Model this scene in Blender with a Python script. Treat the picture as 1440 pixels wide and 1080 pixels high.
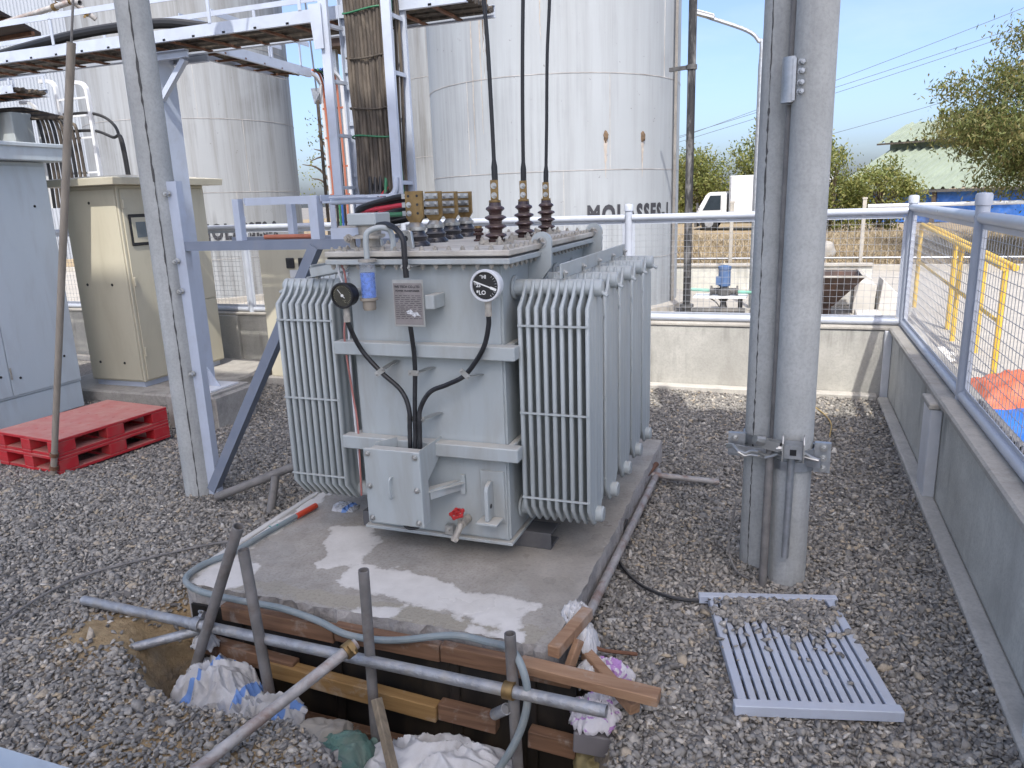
import bpy, bmesh, math, random
import numpy as np
from mathutils import Vector, Matrix, noise as mnoise

for _o in list(bpy.data.objects): bpy.data.objects.remove(_o)
rnd = random.Random(7)
scene = bpy.context.scene
COL = scene.collection

# ------------------------------------------------------------------ camera
cam_d = bpy.data.cameras.new('camera'); cam = bpy.data.objects.new('camera', cam_d); COL.objects.link(cam)
cam_d.sensor_width = 36.0; cam_d.lens = 1056.46/1440*36.0; cam_d.clip_start = 0.05; cam_d.clip_end = 3000
F = Vector((-0.33894117, 0.91014045, -0.23825039)); R = Vector((0.93945883, 0.34097795, -0.0339284)); U = Vector((-0.05035852, 0.23532617, 0.97061095))
cam.matrix_world = Matrix(((R.x, U.x, -F.x, 0.0), (R.y, U.y, -F.y, 0.0), (R.z, U.z, -F.z, 2.1), (0, 0, 0, 1)))
scene.camera = cam
scene.render.resolution_x = 1024; scene.render.resolution_y = 768

# ------------------------------------------------------------------ sky and sun
SUN_AZ, SUN_EL = math.radians(163), math.radians(54)      # azimuth clockwise from +Y
w = bpy.data.worlds.new('World'); scene.world = w; w.use_nodes = True
nt = w.node_tree; nt.nodes.clear()
out = nt.nodes.new('ShaderNodeOutputWorld'); bg = nt.nodes.new('ShaderNodeBackground')
sky = nt.nodes.new('ShaderNodeTexSky'); sky.sky_type = 'NISHITA'; sky.sun_disc = False
sky.sun_elevation = SUN_EL; sky.sun_rotation = SUN_AZ; sky.air_density = 0.65; sky.dust_density = 3.2; sky.ozone_density = 2.5
tc = nt.nodes.new('ShaderNodeTexCoord'); mp = nt.nodes.new('ShaderNodeMapping'); mp.inputs['Scale'].default_value = (1.2, 1.2, 4.0)
nz = nt.nodes.new('ShaderNodeTexNoise'); nz.inputs['Scale'].default_value = 2.2; nz.inputs['Detail'].default_value = 7; nz.inputs['Roughness'].default_value = 0.6
rp = nt.nodes.new('ShaderNodeValToRGB'); rp.color_ramp.elements[0].position = 0.50; rp.color_ramp.elements[1].position = 0.80
rp.color_ramp.elements[0].color = (0, 0, 0, 1); rp.color_ramp.elements[1].color = (0.3, 0.3, 0.3, 1)
mx = nt.nodes.new('ShaderNodeMix'); mx.data_type = 'RGBA'; mx.inputs['B'].default_value = (3.2, 3.5, 4.0, 1)
nt.links.new(tc.outputs['Generated'], mp.inputs['Vector']); nt.links.new(mp.outputs[0], nz.inputs['Vector'])
nt.links.new(nz.outputs['Fac'], rp.inputs[0]); nt.links.new(rp.outputs[0], mx.inputs['Factor'])
nt.links.new(sky.outputs[0], mx.inputs['A']); nt.links.new(mx.outputs['Result'], bg.inputs['Color'])
bg.inputs['Strength'].default_value = 0.14
nt.links.new(bg.outputs[0], out.inputs[0])
sun_d = bpy.data.lights.new('sun', 'SUN'); sun_d.energy = 2.0; sun_d.angle = math.radians(0.53); sun_d.color = (1.0, 0.97, 0.92)
sun = bpy.data.objects.new('sun', sun_d); COL.objects.link(sun)
sdir = Vector((math.sin(SUN_AZ)*math.cos(SUN_EL), math.cos(SUN_AZ)*math.cos(SUN_EL), math.sin(SUN_EL)))
sun.rotation_euler = sdir.to_track_quat('Z', 'Y').to_euler(); sun.location = sdir*60
vs = scene.view_settings; vs.view_transform = 'Standard'; vs.look = 'None'; vs.gamma = 1.0; vs.exposure = 1.22; vs.use_curve_mapping = False

# ------------------------------------------------------------------ helpers: materials
MATS = {}
def nd(t, kind, **kw):
    n = t.nodes.new(kind)
    for k, v in kw.items(): setattr(n, k, v)
    return n
def ramp(t, fac, stops):
    r = nd(t, 'ShaderNodeValToRGB'); els = r.color_ramp.elements
    while len(els) < len(stops): els.new(0.5)
    for e, (p, c) in zip(els, stops):
        e.position = p; e.color = (c, c, c, 1) if not isinstance(c, tuple) else (*c, 1)
    t.links.new(fac, r.inputs[0]); return r.outputs[0]
def noise(t, vec, scale, detail=4, rough=0.55, dist=0.0):
    n = nd(t, 'ShaderNodeTexNoise'); n.inputs['Scale'].default_value = scale; n.inputs['Detail'].default_value = detail
    n.inputs['Roughness'].default_value = rough; n.inputs['Distortion'].default_value = dist
    t.links.new(vec, n.inputs['Vector']); return n.outputs['Fac']
def mixc(t, fac, a, b):
    m = nd(t, 'ShaderNodeMix', data_type='RGBA')
    for s, v in (('Factor', fac), ('A', a), ('B', b)):
        if isinstance(v, (int, float)): m.inputs[s].default_value = v
        elif isinstance(v, tuple): m.inputs[s].default_value = (*v, 1)
        else: t.links.new(v, m.inputs[s])
    return m.outputs['Result']
def mapping(t, vec, scale=(1, 1, 1), rot=(0, 0, 0), loc=(0, 0, 0)):
    m = nd(t, 'ShaderNodeMapping'); m.inputs['Scale'].default_value = scale; m.inputs['Rotation'].default_value = rot; m.inputs['Location'].default_value = loc
    t.links.new(vec, m.inputs['Vector']); return m.outputs[0]
def vmath(t, op, a, b=None):
    m = nd(t, 'ShaderNodeMath', operation=op)
    for i, v in enumerate((a, b)):
        if v is None: continue
        if isinstance(v, (int, float)): m.inputs[i].default_value = v
        else: t.links.new(v, m.inputs[i])
    return m.outputs[0]
def newmat(name):
    m = bpy.data.materials.new(name); m.use_nodes = True; MATS[name] = m
    t = m.node_tree; b = t.nodes['Principled BSDF']; c = nd(t, 'ShaderNodeTexCoord')
    return m, t, b, c
def bump(t, b, h, strength=0.3, dist=0.01):
    n = nd(t, 'ShaderNodeBump'); n.inputs['Strength'].default_value = strength; n.inputs['Distance'].default_value = dist
    t.links.new(h, n.inputs['Height']); t.links.new(n.outputs[0], b.inputs['Normal'])
def pmat(name, col, rough=0.6, metal=0.0, var=0.12, vscale=6.0, dirt=None, dirt_amt=0.5, dscale=3.0, stretch=(1, 1, 1), bmp=0.0, bscale=60, bdist=0.004, dust=None, dust_amt=0.6, spec=0.5, coords='Object', alpha=None, rvar=0.12, fine=0.0):
    """painted / raw surface: colour noise, shaped dirt, optional dust on top-facing faces, fine relief"""
    m, t, b, c = newmat(name); v = c.outputs[coords]
    vs_ = mapping(t, v, stretch)
    n1 = noise(t, vs_, vscale, 5)
    lo = tuple(x*(1-var) for x in col); hi = tuple(min(1, x*(1+var)) for x in col)
    cc = mixc(t, ramp(t, n1, [(0.3, 0.0), (0.7, 1.0)]), lo, hi)
    if fine:
        n3 = noise(t, v, 220, 2); cc = mixc(t, ramp(t, n3, [(0.35, fine), (0.6, 0.0)]), cc, tuple(x*0.45 for x in col))
    if dirt:
        n2 = noise(t, vs_, dscale, 7, 0.65, 0.4)
        cc = mixc(t, ramp(t, n2, [(0.48, 0.0), (0.75, dirt_amt)]), cc, dirt)
    if dust:
        g = nd(t, 'ShaderNodeNewGeometry'); s = nd(t, 'ShaderNodeSeparateXYZ'); t.links.new(g.outputs['Normal'], s.inputs[0])
        up = ramp(t, s.outputs['Z'], [(0.55, 0.0), (0.95, 1.0)])
        dn = ramp(t, noise(t, v, 9, 5), [(0.25, dust_amt*0.5), (0.7, dust_amt)])
        cc = mixc(t, vmath(t, 'MULTIPLY', up, dn), cc, dust)
    t.links.new(cc, b.inputs['Base Color'])
    t.links.new(ramp(t, n1, [(0.2, max(0.02, rough-rvar)), (0.8, min(1, rough+rvar))]), b.inputs['Roughness'])
    b.inputs['Metallic'].default_value = metal; b.inputs['Specular IOR Level'].default_value = spec
    if bmp: bump(t, b, noise(t, v, bscale, 5, 0.6), bmp, bdist)
    return m
# ------------------------------------------------------------------ helpers: meshes and objects
ORG = {}
def catmull(P, n=8):
    P = [Vector(p) for p in P]; out_ = []
    Q = [P[0]*2-P[1]] + P + [P[-1]*2-P[-2]]
    for i in range(1, len(Q)-2):
        for k in range(n):
            s = k/n; a, b, c, d = Q[i-1], Q[i], Q[i+1], Q[i+2]
            out_.append(0.5*((2*b)+(c-a)*s+(2*a-5*b+4*c-d)*s*s+(3*b-a-3*c+d)*s**3))
    out_.append(P[-1]); return out_
class MB:
    def __init__(s): s.v = []; s.f = []; s.m = []
    def add(s, V, Fc, m=0):
        o = len(s.v); s.v += [Vector(p) for p in V]; s.f += [tuple(i+o for i in f) for f in Fc]; s.m += [m]*len(Fc); return s
    def box(s, x0, x1, y0, y1, z0, z1, m=0):
        return s.add([(x0,y0,z0),(x1,y0,z0),(x1,y1,z0),(x0,y1,z0),(x0,y0,z1),(x1,y0,z1),(x1,y1,z1),(x0,y1,z1)],
                     [(0,3,2,1),(4,5,6,7),(0,1,5,4),(1,2,6,5),(2,3,7,6),(3,0,4,7)], m)
    def bar(s, p, q, wd, ht, up=(0,0,1), m=0):
        p, q = Vector(p), Vector(q); d = (q-p).normalized(); u = Vector(up); sd = d.cross(u)
        if sd.length < 1e-4: sd = d.cross(Vector((0,1,0)))
        sd.normalize(); u = sd.cross(d)
        V = [e+sd*a*wd/2+u*b*ht/2 for e in (p, q) for a, b in ((-1,-1),(1,-1),(1,1),(-1,1))]
        return s.add(V, [(0,1,2,3),(7,6,5,4),(0,4,5,1),(1,5,6,2),(2,6,7,3),(3,7,4,0)], m)
    def angle(s, p, q, wd, th, up=(0,0,1), m=0):            # L-section steel angle
        p, q = Vector(p), Vector(q); d = (q-p).normalized(); u = Vector(up); sd = d.cross(u).normalized(); u = sd.cross(d)
        prof = [(0,0),(wd,0),(wd,th),(th,th),(th,wd),(0,wd)]
        return s.extr(p, q, sd, u, prof, m)
    def channel(s, p, q, ht, fl, th, side=1, up=(0,0,1), m=0):   # C-section, web at p-q, flanges toward side
        p, q = Vector(p), Vector(q); d = (q-p).normalized(); u = Vector(up); sd = d.cross(u).normalized()*side; u = u-d*u.dot(d); u.normalize()
        h = ht/2
        prof = [(0,-h),(fl,-h),(fl,-h+th),(th,-h+th),(th,h-th),(fl,h-th),(fl,h),(0,h)]
        return s.extr(p, q, sd, u, prof, m)
    def ibeam(s, p, q, ht, fl, tw, tf, up=(0,0,1), m=0):
        p, q = Vector(p), Vector(q); d = (q-p).normalized(); u = Vector(up); sd = d.cross(u).normalized(); u = sd.cross(d)
        a, b, c, e = fl/2, ht/2, tw/2, ht/2-tf
        prof = [(-a,-b),(a,-b),(a,-e),(c,-e),(c,e),(a,e),(a,b),(-a,b),(-a,e),(-c,e),(-c,-e),(-a,-e)]
        return s.extr(p, q, sd, u, prof, m)
    def extr(s, p, q, a, b, prof, m=0):
        n = len(prof); V = [p+a*x+b*y for x, y in prof]+[q+a*x+b*y for x, y in prof]
        return s.add(V, [tuple(range(n-1,-1,-1)), tuple(range(n,2*n))]+[(i,(i+1)%n,n+(i+1)%n,n+i) for i in range(n)], m)
    def tube(s, P, r, n=8, m=0, caps=True, hollow=False):
        P = [Vector(p) for p in P]; N = len(P); rr = r if isinstance(r, (list, tuple)) else [r]*N
        T = [(P[min(i+1,N-1)]-P[max(i-1,0)]).normalized() for i in range(N)]
        a = T[0].orthogonal().normalized(); V = []; prev = T[0]
        for i in range(N):
            q = prev.rotation_difference(T[i]); a = q @ a; a = (a-T[i]*a.dot(T[i])).normalized(); prev = T[i]; b = T[i].cross(a)
            V += [P[i]+(a*math.cos(k*2*math.pi/n)+b*math.sin(k*2*math.pi/n))*rr[i] for k in range(n)]
        Fc = [(i*n+k, i*n+(k+1)%n, (i+1)*n+(k+1)%n, (i+1)*n+k) for i in range(N-1) for k in range(n)]
        if hollow:                                      # open pipe ends with a wall and a dark bore
            for e, i, sg in ((0, 0, -1), (1, N-1, 1)):
                o = len(V); base = i*n
                V += [P[i]+(V[base+k]-P[i])*0.84 for k in range(n)]; V += [P[i]+(V[base+k]-P[i])*0.84-T[i]*sg*min(0.12, r*4 if not isinstance(r,(list,tuple)) else .1) for k in range(n)]
                for k in range(n):
                    k2 = (k+1)%n
                    q1 = (base+k, base+k2, o+k2, o+k); q2 = (o+k, o+k2, o+n+k2, o+n+k)
                    Fc += [q1 if sg < 0 else q1[::-1], q2 if sg < 0 else q2[::-1]]
                cap = tuple(o+n+k for k in range(n)); Fc.append(cap[::-1] if sg < 0 else cap)
        elif caps: Fc += [tuple(range(n-1,-1,-1)), tuple((N-1)*n+k for k in range(n))]
        return s.add(V, Fc, m)
    def cyl(s, p, q, r, n=16, m=0): return s.tube([p, q], r, n, m)
    def lathe(s, prof, c, axis=(0,0,1), n=20, m=0):
        ax = Vector(axis).normalized(); a = ax.orthogonal().normalized(); b = ax.cross(a); c = Vector(c); V = []
        for r, z in prof: V += [c+ax*z+(a*math.cos(k*2*math.pi/n)+b*math.sin(k*2*math.pi/n))*max(r, 1e-4) for k in range(n)]
        N = len(prof)
        Fc = [(i*n+k, i*n+(k+1)%n, (i+1)*n+(k+1)%n, (i+1)*n+k) for i in range(N-1) for k in range(n)]
        Fc += [tuple(range(n-1,-1,-1)), tuple((N-1)*n+k for k in range(n))]
        return s.add(V, Fc, m)
    def prism(s, poly, O, a, b, th, m=0):
        O, a, b = Vector(O), Vector(a).normalized(), Vector(b).normalized(); nn = a.cross(b)
        return s.extr(O-nn*th/2, O+nn*th/2, a, b, poly, m)
    def ring(s, c, axis, ro, ri, th, n=24, m=0):
        ax = Vector(axis).normalized(); a = ax.orthogonal().normalized(); b = ax.cross(a); c = Vector(c); V = []
        for r, z in ((ro,-th/2),(ro,th/2),(ri,th/2),(ri,-th/2)): V += [c+ax*z+(a*math.cos(k*2*math.pi/n)+b*math.sin(k*2*math.pi/n))*r for k in range(n)]
        return s.add(V, [(i*n+k, i*n+(k+1)%n, ((i+1)%4)*n+(k+1)%n, ((i+1)%4)*n+k) for i in range(4) for k in range(n)], m)
    def bolt(s, p, axis, r=0.012, h=0.012, m=0):
        ax = Vector(axis).normalized(); p = Vector(p)
        s.lathe([(r*1.35,-0.001),(r*1.35,0.0025)], p, axis, 10, m); s.lathe([(r,0.002),(r,h)], p, axis, 6, m)
        return s.lathe([(r*0.55,h-0.001),(r*0.55,h+r*0.6)], p, axis, 8, m)
    def build(s, name, mat, parent=None, bev=0.0, smooth=35, kind=None, segs=1, recalc=True):
        org = ORG[parent.name] if parent is not None else Vector((0,0,0))
        me = bpy.data.meshes.new(name); me.from_pydata([tuple(p-org) for p in s.v], [], s.f)
        mats = mat if isinstance(mat, (list, tuple)) else [mat]
        for mm in mats: me.materials.append(mm if not isinstance(mm, str) else MATS[mm])
        if len(mats) > 1:
            for p, i in zip(me.polygons, s.m): p.material_index = i
        if bev or recalc:
            bm = bmesh.new(); bm.from_mesh(me)
            if recalc: bmesh.ops.recalc_face_normals(bm, faces=bm.faces)
            if bev:
                eds = [e for e in bm.edges if len(e.link_faces) == 2 and e.calc_face_angle(0) > 0.5]
                bmesh.ops.bevel(bm, geom=eds, offset=bev, segments=segs, affect='EDGES', clamp_overlap=True)
            bm.to_mesh(me); bm.free()
        if smooth:
            me.polygons.foreach_set('use_smooth', [True]*len(me.polygons)); me.set_sharp_from_angle(angle=math.radians(smooth))
        o = bpy.data.objects.new(name, me); COL.objects.link(o)
        if parent is not None: o.parent = parent; ORG[o.name] = org
        else: ORG[o.name] = Vector((0,0,0))
        if kind: o['kind'] = kind
        elif parent is not None and (name.endswith(('bolts','screws','lugs')) or name == 'bolts'): o['kind'] = 'stuff'
        return o
def tag(o, label, cat, group=None, kind=None):
    o['label'] = label; o['category'] = cat
    if group: o['group'] = group
    if kind: o['kind'] = kind
    return o
def thing(name, loc, label, cat, group=None):
    o = bpy.data.objects.new(name, None); COL.objects.link(o); o.location = loc; o.empty_display_size = 0.1
    ORG[o.name] = Vector(loc); return tag(o, label, cat, group)
def struct(o): o['kind'] = 'structure'; return o
def copy_tree(o, parent=None, off=(0,0,0)):
    c = o.copy(); COL.objects.link(c); c.parent = parent
    if parent is None: c.location = o.location+Vector(off)
    for ch in list(o.children): copy_tree(ch, c)
    return c
def text_mesh(txt, size, offset=0.0, xscale=1.0, align='LEFT', spacing=1.0):
    cu = bpy.data.curves.new('lettering', 'FONT'); cu.body = txt; cu.size = size; cu.offset = offset; cu.align_x = align; cu.space_character = spacing; cu.resolution_u = 3
    o = bpy.data.objects.new('lettering', cu); COL.objects.link(o); bpy.context.view_layer.update()
    me = o.evaluated_get(bpy.context.evaluated_depsgraph_get()).to_mesh()
    V = [(v.co.x*xscale, v.co.y) for v in me.vertices]; Fc = [tuple(p.vertices) for p in me.polygons]
    bpy.data.objects.remove(o); return V, Fc
def blob(c, size, amp=0.3, freq=2.0, seed=0, sub=4, flat=None, fold=0.0, rot=0.0):
    """crumpled closed surface: displaced ico sphere; ridged low-frequency noise gives cloth-like folds"""
    bm = bmesh.new(); bmesh.ops.create_icosphere(bm, subdivisions=sub, radius=1.0); c = Vector(c); rz = Matrix.Rotation(rot, 3, 'Z'); off = Vector((seed*7.3, seed*3.1, seed*1.7))
    for v in bm.verts:
        p = v.co.copy(); q = p*freq*0.7+off; w_ = Vector((mnoise.noise(q), mnoise.noise(q+Vector((9,3,1))), mnoise.noise(q+Vector((2,8,5)))))*0.5
        d = mnoise.noise(q)*amp*1.3
        if fold:
            r1 = 1-abs(mnoise.noise((p+w_)*freq*0.95+off))*2.2; r2 = 1-abs(mnoise.noise((p+w_*0.6)*freq*2.1+off))*2.4
            d += (max(r1,-0.3)-0.45)*fold*0.55+(max(r2,-0.3)-0.45)*fold*0.17
        p = p*(1+d)
        if flat is not None and p.z < flat: p.z = flat+(p.z-flat)*0.15
        v.co = c+rz @ Vector((p.x*size[0], p.y*size[1], p.z*size[2]))
    V = [tuple(v.co) for v in bm.verts]; Fc = [tuple(x.index for x in f.verts) for f in bm.faces]; bm.free()
    return V, Fc
scene.cycles.max_bounces = 5; scene.cycles.diffuse_bounces = 3; scene.cycles.glossy_bounces = 3; scene.cycles.transmission_bounces = 4; scene.cycles.transparent_max_bounces = 6; scene.cycles.caustics_reflective = False; scene.cycles.caustics_refractive = False
# ------------------------------------------------------------------ materials
pmat('paint_grey', (0.405,0.44,0.44), 0.42, var=0.05, vscale=3, dirt=(0.28,0.262,0.225), dirt_amt=0.6, dscale=3.2, stretch=(1.8,1.8,0.4), bmp=0.06, bscale=25, bdist=0.003, dust=(0.55,0.50,0.42), dust_amt=0.75)
pmat('paint_grey_clean', (0.42,0.455,0.455), 0.4, var=0.06, vscale=3, dirt=(0.32,0.305,0.27), dirt_amt=0.4, dscale=6, stretch=(1.5,1.5,0.3), dust=(0.5,0.47,0.4), dust_amt=0.45)
pmat('lid_dusty', (0.50,0.47,0.41), 0.8, var=0.18, vscale=7, dirt=(0.30,0.22,0.15), dirt_amt=0.55, dscale=5, bmp=0.15, bscale=60)
pmat('paint_blue', (0.47,0.515,0.60), 0.45, var=0.06, vscale=4, dirt=(0.30,0.29,0.28), dirt_amt=0.3, dscale=5, bmp=0.04, bscale=30, dust=(0.5,0.47,0.42), dust_amt=0.35)
pmat('fence_paint', (0.44,0.47,0.525), 0.35, var=0.06, vscale=5, dirt=(0.32,0.31,0.30), dirt_amt=0.25, dscale=6)
pmat('cabinet_blue', (0.53,0.59,0.625), 0.4, var=0.03, vscale=2, dirt=(0.38,0.385,0.385), dirt_amt=0.5, dscale=3, stretch=(1.5,1.5,0.35))
pmat('cabinet_beige', (0.53,0.49,0.375), 0.35, var=0.03, vscale=2, dirt=(0.40,0.35,0.25), dirt_amt=0.5, dscale=3, stretch=(1.5,1.5,0.35), dust=(0.6,0.56,0.45), dust_amt=0.4)
pmat('wire', (0.36,0.37,0.39), 0.5, metal=0.3, var=0.1, vscale=8)
pmat('galv', (0.42,0.44,0.46), 0.42, metal=0.75, var=0.22, vscale=18, dirt=(0.36,0.33,0.29), dirt_amt=0.5, dscale=9, bmp=0.08, bscale=50)
pmat('post_grey', (0.21,0.20,0.19), 0.7, metal=0.15, var=0.25, vscale=9, dirt=(0.12,0.07,0.045), dirt_amt=0.7, dscale=6, bmp=0.5, bscale=50)
pmat('paint_blue_shaded', (0.20,0.23,0.29), 0.5, var=0.1, vscale=6, dirt=(0.28,0.27,0.26), dirt_amt=0.4, dscale=6)  # shaded copy of paint_blue: shade on beams and brace put into the colour
pmat('skid_dark', (0.10,0.10,0.105), 0.6, var=0.2, dirt=(0.25,0.23,0.2), dirt_amt=0.5)
pmat('galv_mud', (0.36,0.37,0.385), 0.5, metal=0.6, var=0.25, vscale=14, dirt=(0.43,0.40,0.35), dirt_amt=1.0, dscale=11, bmp=0.6, bscale=45, bdist=0.012)
pmat('galv_rust', (0.40,0.38,0.36), 0.65, metal=0.3, var=0.25, vscale=14, dirt=(0.19,0.075,0.035), dirt_amt=1.0, dscale=7, bmp=0.3, bscale=50)
pmat('rust', (0.17,0.08,0.045), 0.85, var=0.3, vscale=14, dirt=(0.07,0.045,0.035), dirt_amt=0.7, bmp=0.4)
pmat('old_pipe', (0.20,0.19,0.18), 0.7, metal=0.2, var=0.25, vscale=9, dirt=(0.33,0.31,0.28), dirt_amt=0.7, dscale=7, bmp=0.4, bscale=60)
pmat('bolt_zinc', (0.55,0.55,0.53), 0.35, metal=0.9, var=0.15, vscale=20)
pmat('bolt_dusty', (0.40,0.37,0.32), 0.6, metal=0.3, var=0.25, vscale=30)
pmat('brass', (0.30,0.20,0.085), 0.45, metal=0.75, var=0.25, vscale=14, dirt=(0.14,0.10,0.06), dirt_amt=0.7, dscale=10)
pmat('tin', (0.48,0.48,0.46), 0.35, metal=0.8, var=0.15, vscale=14)
pmat('porcelain_brown', (0.055,0.03,0.028), 0.14, var=0.2, vscale=5, dust=(0.30,0.25,0.21), dust_amt=0.5)
pmat('porcelain_dark', (0.03,0.028,0.032), 0.2, var=0.2, vscale=5, dust=(0.26,0.24,0.22), dust_amt=0.55)
pmat('rubber', (0.012,0.012,0.014), 0.45, var=0.3, vscale=20, dirt=(0.10,0.10,0.10), dirt_amt=0.35, dscale=14)
pmat('cable_old', (0.065,0.052,0.040), 0.75, var=0.45, vscale=7, dirt=(0.20,0.165,0.125), dirt_amt=0.9, dscale=8, stretch=(2,2,0.5), bmp=0.3)
pmat('cable_black', (0.014,0.014,0.015), 0.5, var=0.2, dust=(0.16,0.15,0.14), dust_amt=0.5)
pmat('cable_red', (0.45,0.03,0.05), 0.5); pmat('cable_green', (0.03,0.17,0.08), 0.6, dirt=(0.15,0.15,0.11), dirt_amt=0.7); pmat('cable_orange', (0.42,0.14,0.08), 0.6); pmat('wire_pink', (0.40,0.16,0.14), 0.6)
pmat('cable_blue', (0.03,0.10,0.35), 0.5)
pmat('plastic_red', (0.50,0.018,0.026), 0.5, var=0.1, vscale=5, dirt=(0.34,0.10,0.085), dirt_amt=0.75, dscale=5, dust=(0.58,0.31,0.25), dust_amt=0.9)
pmat('valve_red', (0.42,0.03,0.03), 0.45, var=0.2, vscale=20)
pmat('hose_grey', (0.22,0.26,0.27), 0.5, var=0.1, vscale=6, dirt=(0.36,0.35,0.32), dirt_amt=0.6, dscale=8)
pmat('orange_tape', (0.60,0.07,0.03), 0.5); pmat('twine', (0.04,0.28,0.24), 0.7)
pmat('sack_white', (0.60,0.60,0.60), 0.75, var=0.1, vscale=5, dirt=(0.36,0.33,0.29), dirt_amt=0.8, dscale=3.5, bmp=0.35, bscale=14, bdist=0.02)
pmat('sack_green', (0.10,0.19,0.16), 0.8, var=0.2, vscale=6, dirt=(0.26,0.25,0.21), dirt_amt=0.8, dscale=4, bmp=0.3, bscale=16, bdist=0.02)
pmat('sack_buff', (0.34,0.31,0.26), 0.85, var=0.15, vscale=6, dirt=(0.25,0.21,0.16), dirt_amt=0.7, dscale=4, bmp=0.3, bscale=16, bdist=0.02)
pmat('sack_yellow', (0.35,0.29,0.14), 0.8, var=0.15, vscale=6, dirt=(0.30,0.16,0.08), dirt_amt=0.6, dscale=3)
pmat('carton', (0.17,0.16,0.165), 0.85, var=0.15, vscale=5)
pmat('tarp_orange', (0.58,0.14,0.065), 0.7, var=0.2, vscale=6, dirt=(0.45,0.25,0.17), dirt_amt=0.7, dscale=3, bmp=0.3, bscale=14, bdist=0.02)
pmat('tarp_blue', (0.035,0.16,0.55), 0.55, var=0.25, vscale=6, dirt=(0.20,0.27,0.42), dirt_amt=0.6, dscale=3, bmp=0.3, bscale=10, bdist=0.02)
pmat('paint_yellow', (0.68,0.44,0.05), 0.5, var=0.15, vscale=9, dirt=(0.5,0.36,0.12), dirt_amt=0.6, dscale=6)
pmat('paint_white', (0.66,0.67,0.68), 0.5, var=0.06, vscale=4, dirt=(0.45,0.43,0.40), dirt_amt=0.4, dscale=4)
pmat('black_paint', (0.03,0.03,0.032), 0.6, var=0.3, vscale=9)
pmat('letter_paint', (0.035,0.035,0.042), 0.6, var=0.2, vscale=9)
pmat('pole_black', (0.02,0.02,0.021), 0.7, var=0.3, vscale=5, dirt=(0.30,0.29,0.28), dirt_amt=0.9, dscale=6, stretch=(1,1,0.35))
pmat('plate_steel', (0.27,0.245,0.235), 0.45, metal=0.3, var=0.12, vscale=16, dirt=(0.52,0.52,0.54), dirt_amt=0.0)
pmat('dial_dark', (0.018,0.018,0.018), 0.3); pmat('dial_olive', (0.045,0.042,0.03), 0.35, var=0.25, vscale=30); pmat('dial_mark', (0.75,0.75,0.72), 0.5); pmat('dial_dim', (0.30,0.28,0.20), 0.5)
pmat('silica_blue', (0.035,0.16,0.60), 0.3, var=0.35, vscale=60, bmp=0.3, bscale=120)
pmat('window_black', (0.02,0.022,0.025), 0.2); pmat('screen_grey', (0.16,0.19,0.20), 0.15)
pmat('straw', (0.42,0.30,0.12), 0.9, var=0.3, vscale=3)
pmat('hopper_brown', (0.055,0.035,0.03), 0.8, var=0.3, vscale=4, dirt=(0.16,0.07,0.035), dirt_amt=0.6)
pmat('block_white', (0.55,0.53,0.49), 0.85, var=0.1, vscale=4, dirt=(0.40,0.38,0.34), dirt_amt=0.5)
pmat('motor_blue', (0.07,0.13,0.26), 0.45, var=0.15, vscale=9, dirt=(0.22,0.22,0.22), dirt_amt=0.4)
pmat('pump_dark', (0.075,0.075,0.075), 0.6, var=0.3, vscale=20, dirt=(0.2,0.18,0.15), dirt_amt=0.6)
pmat('pipe_green', (0.18,0.42,0.33), 0.6, var=0.2, dirt=(0.4,0.42,0.36), dirt_amt=0.5)
pmat('truck_white', (0.66,0.67,0.68), 0.35, var=0.04); pmat('truck_box', (0.60,0.61,0.63), 0.5, var=0.05, dirt=(0.45,0.43,0.4), dirt_amt=0.3)
pmat('glass_dark', (0.03,0.04,0.05), 0.08); pmat('tyre', (0.02,0.02,0.02), 0.85)
pmat('roof_green', (0.25,0.29,0.22), 0.7, var=0.08, vscale=0.8, dirt=(0.20,0.23,0.175), dirt_amt=0.4, dscale=0.6)
pmat('roof_rust', (0.045,0.03,0.026), 0.9, var=0.4, vscale=4)
pmat('siding_white', (0.36,0.39,0.43), 0.55, var=0.06, vscale=1, dirt=(0.27,0.28,0.29), dirt_amt=0.3, dscale=0.8, stretch=(1,1,0.2))
pmat('bark', (0.10,0.075,0.055), 0.9, var=0.3, vscale=8, bmp=0.5, bscale=20)
pmat('guard_pvc', (0.30,0.26,0.21), 0.7, var=0.15, vscale=6, dirt=(0.20,0.165,0.13), dirt_amt=0.7, dscale=5, stretch=(3,3,0.5))
pmat('line', (0.10,0.11,0.13), 0.6)
def leafmat(name, a, b, c):
    m, t, bs, co = newmat(name); g = nd(t, 'ShaderNodeNewGeometry')
    n = noise(t, co.outputs['Object'], 1.3, 4)
    c1 = ramp(t, g.outputs['Random Per Island'], [(0.0, a), (0.55, b), (1.0, c)])
    cc = mixc(t, ramp(t, n, [(0.35, 0.0), (0.7, 0.45)]), c1, c)
    t.links.new(cc, bs.inputs['Base Color']); bs.inputs['Roughness'].default_value = 0.6
    tr = nd(t, 'ShaderNodeBsdfTranslucent'); t.links.new(cc, tr.inputs['Color']); ms = nd(t, 'ShaderNodeMixShader'); ms.inputs[0].default_value = 0.35
    t.links.new(bs.outputs[0], ms.inputs[1]); t.links.new(tr.outputs[0], ms.inputs[2])
    t.links.new(ms.outputs[0], t.nodes['Material Output'].inputs['Surface'])
leafmat('leaf_bush', (0.10,0.14,0.03), (0.18,0.21,0.05), (0.28,0.26,0.08))
leafmat('leaf_tree', (0.08,0.12,0.03), (0.155,0.19,0.05), (0.25,0.20,0.08))
leafmat('dry_grass', (0.26,0.20,0.125), (0.40,0.32,0.20), (0.53,0.45,0.31))
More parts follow.
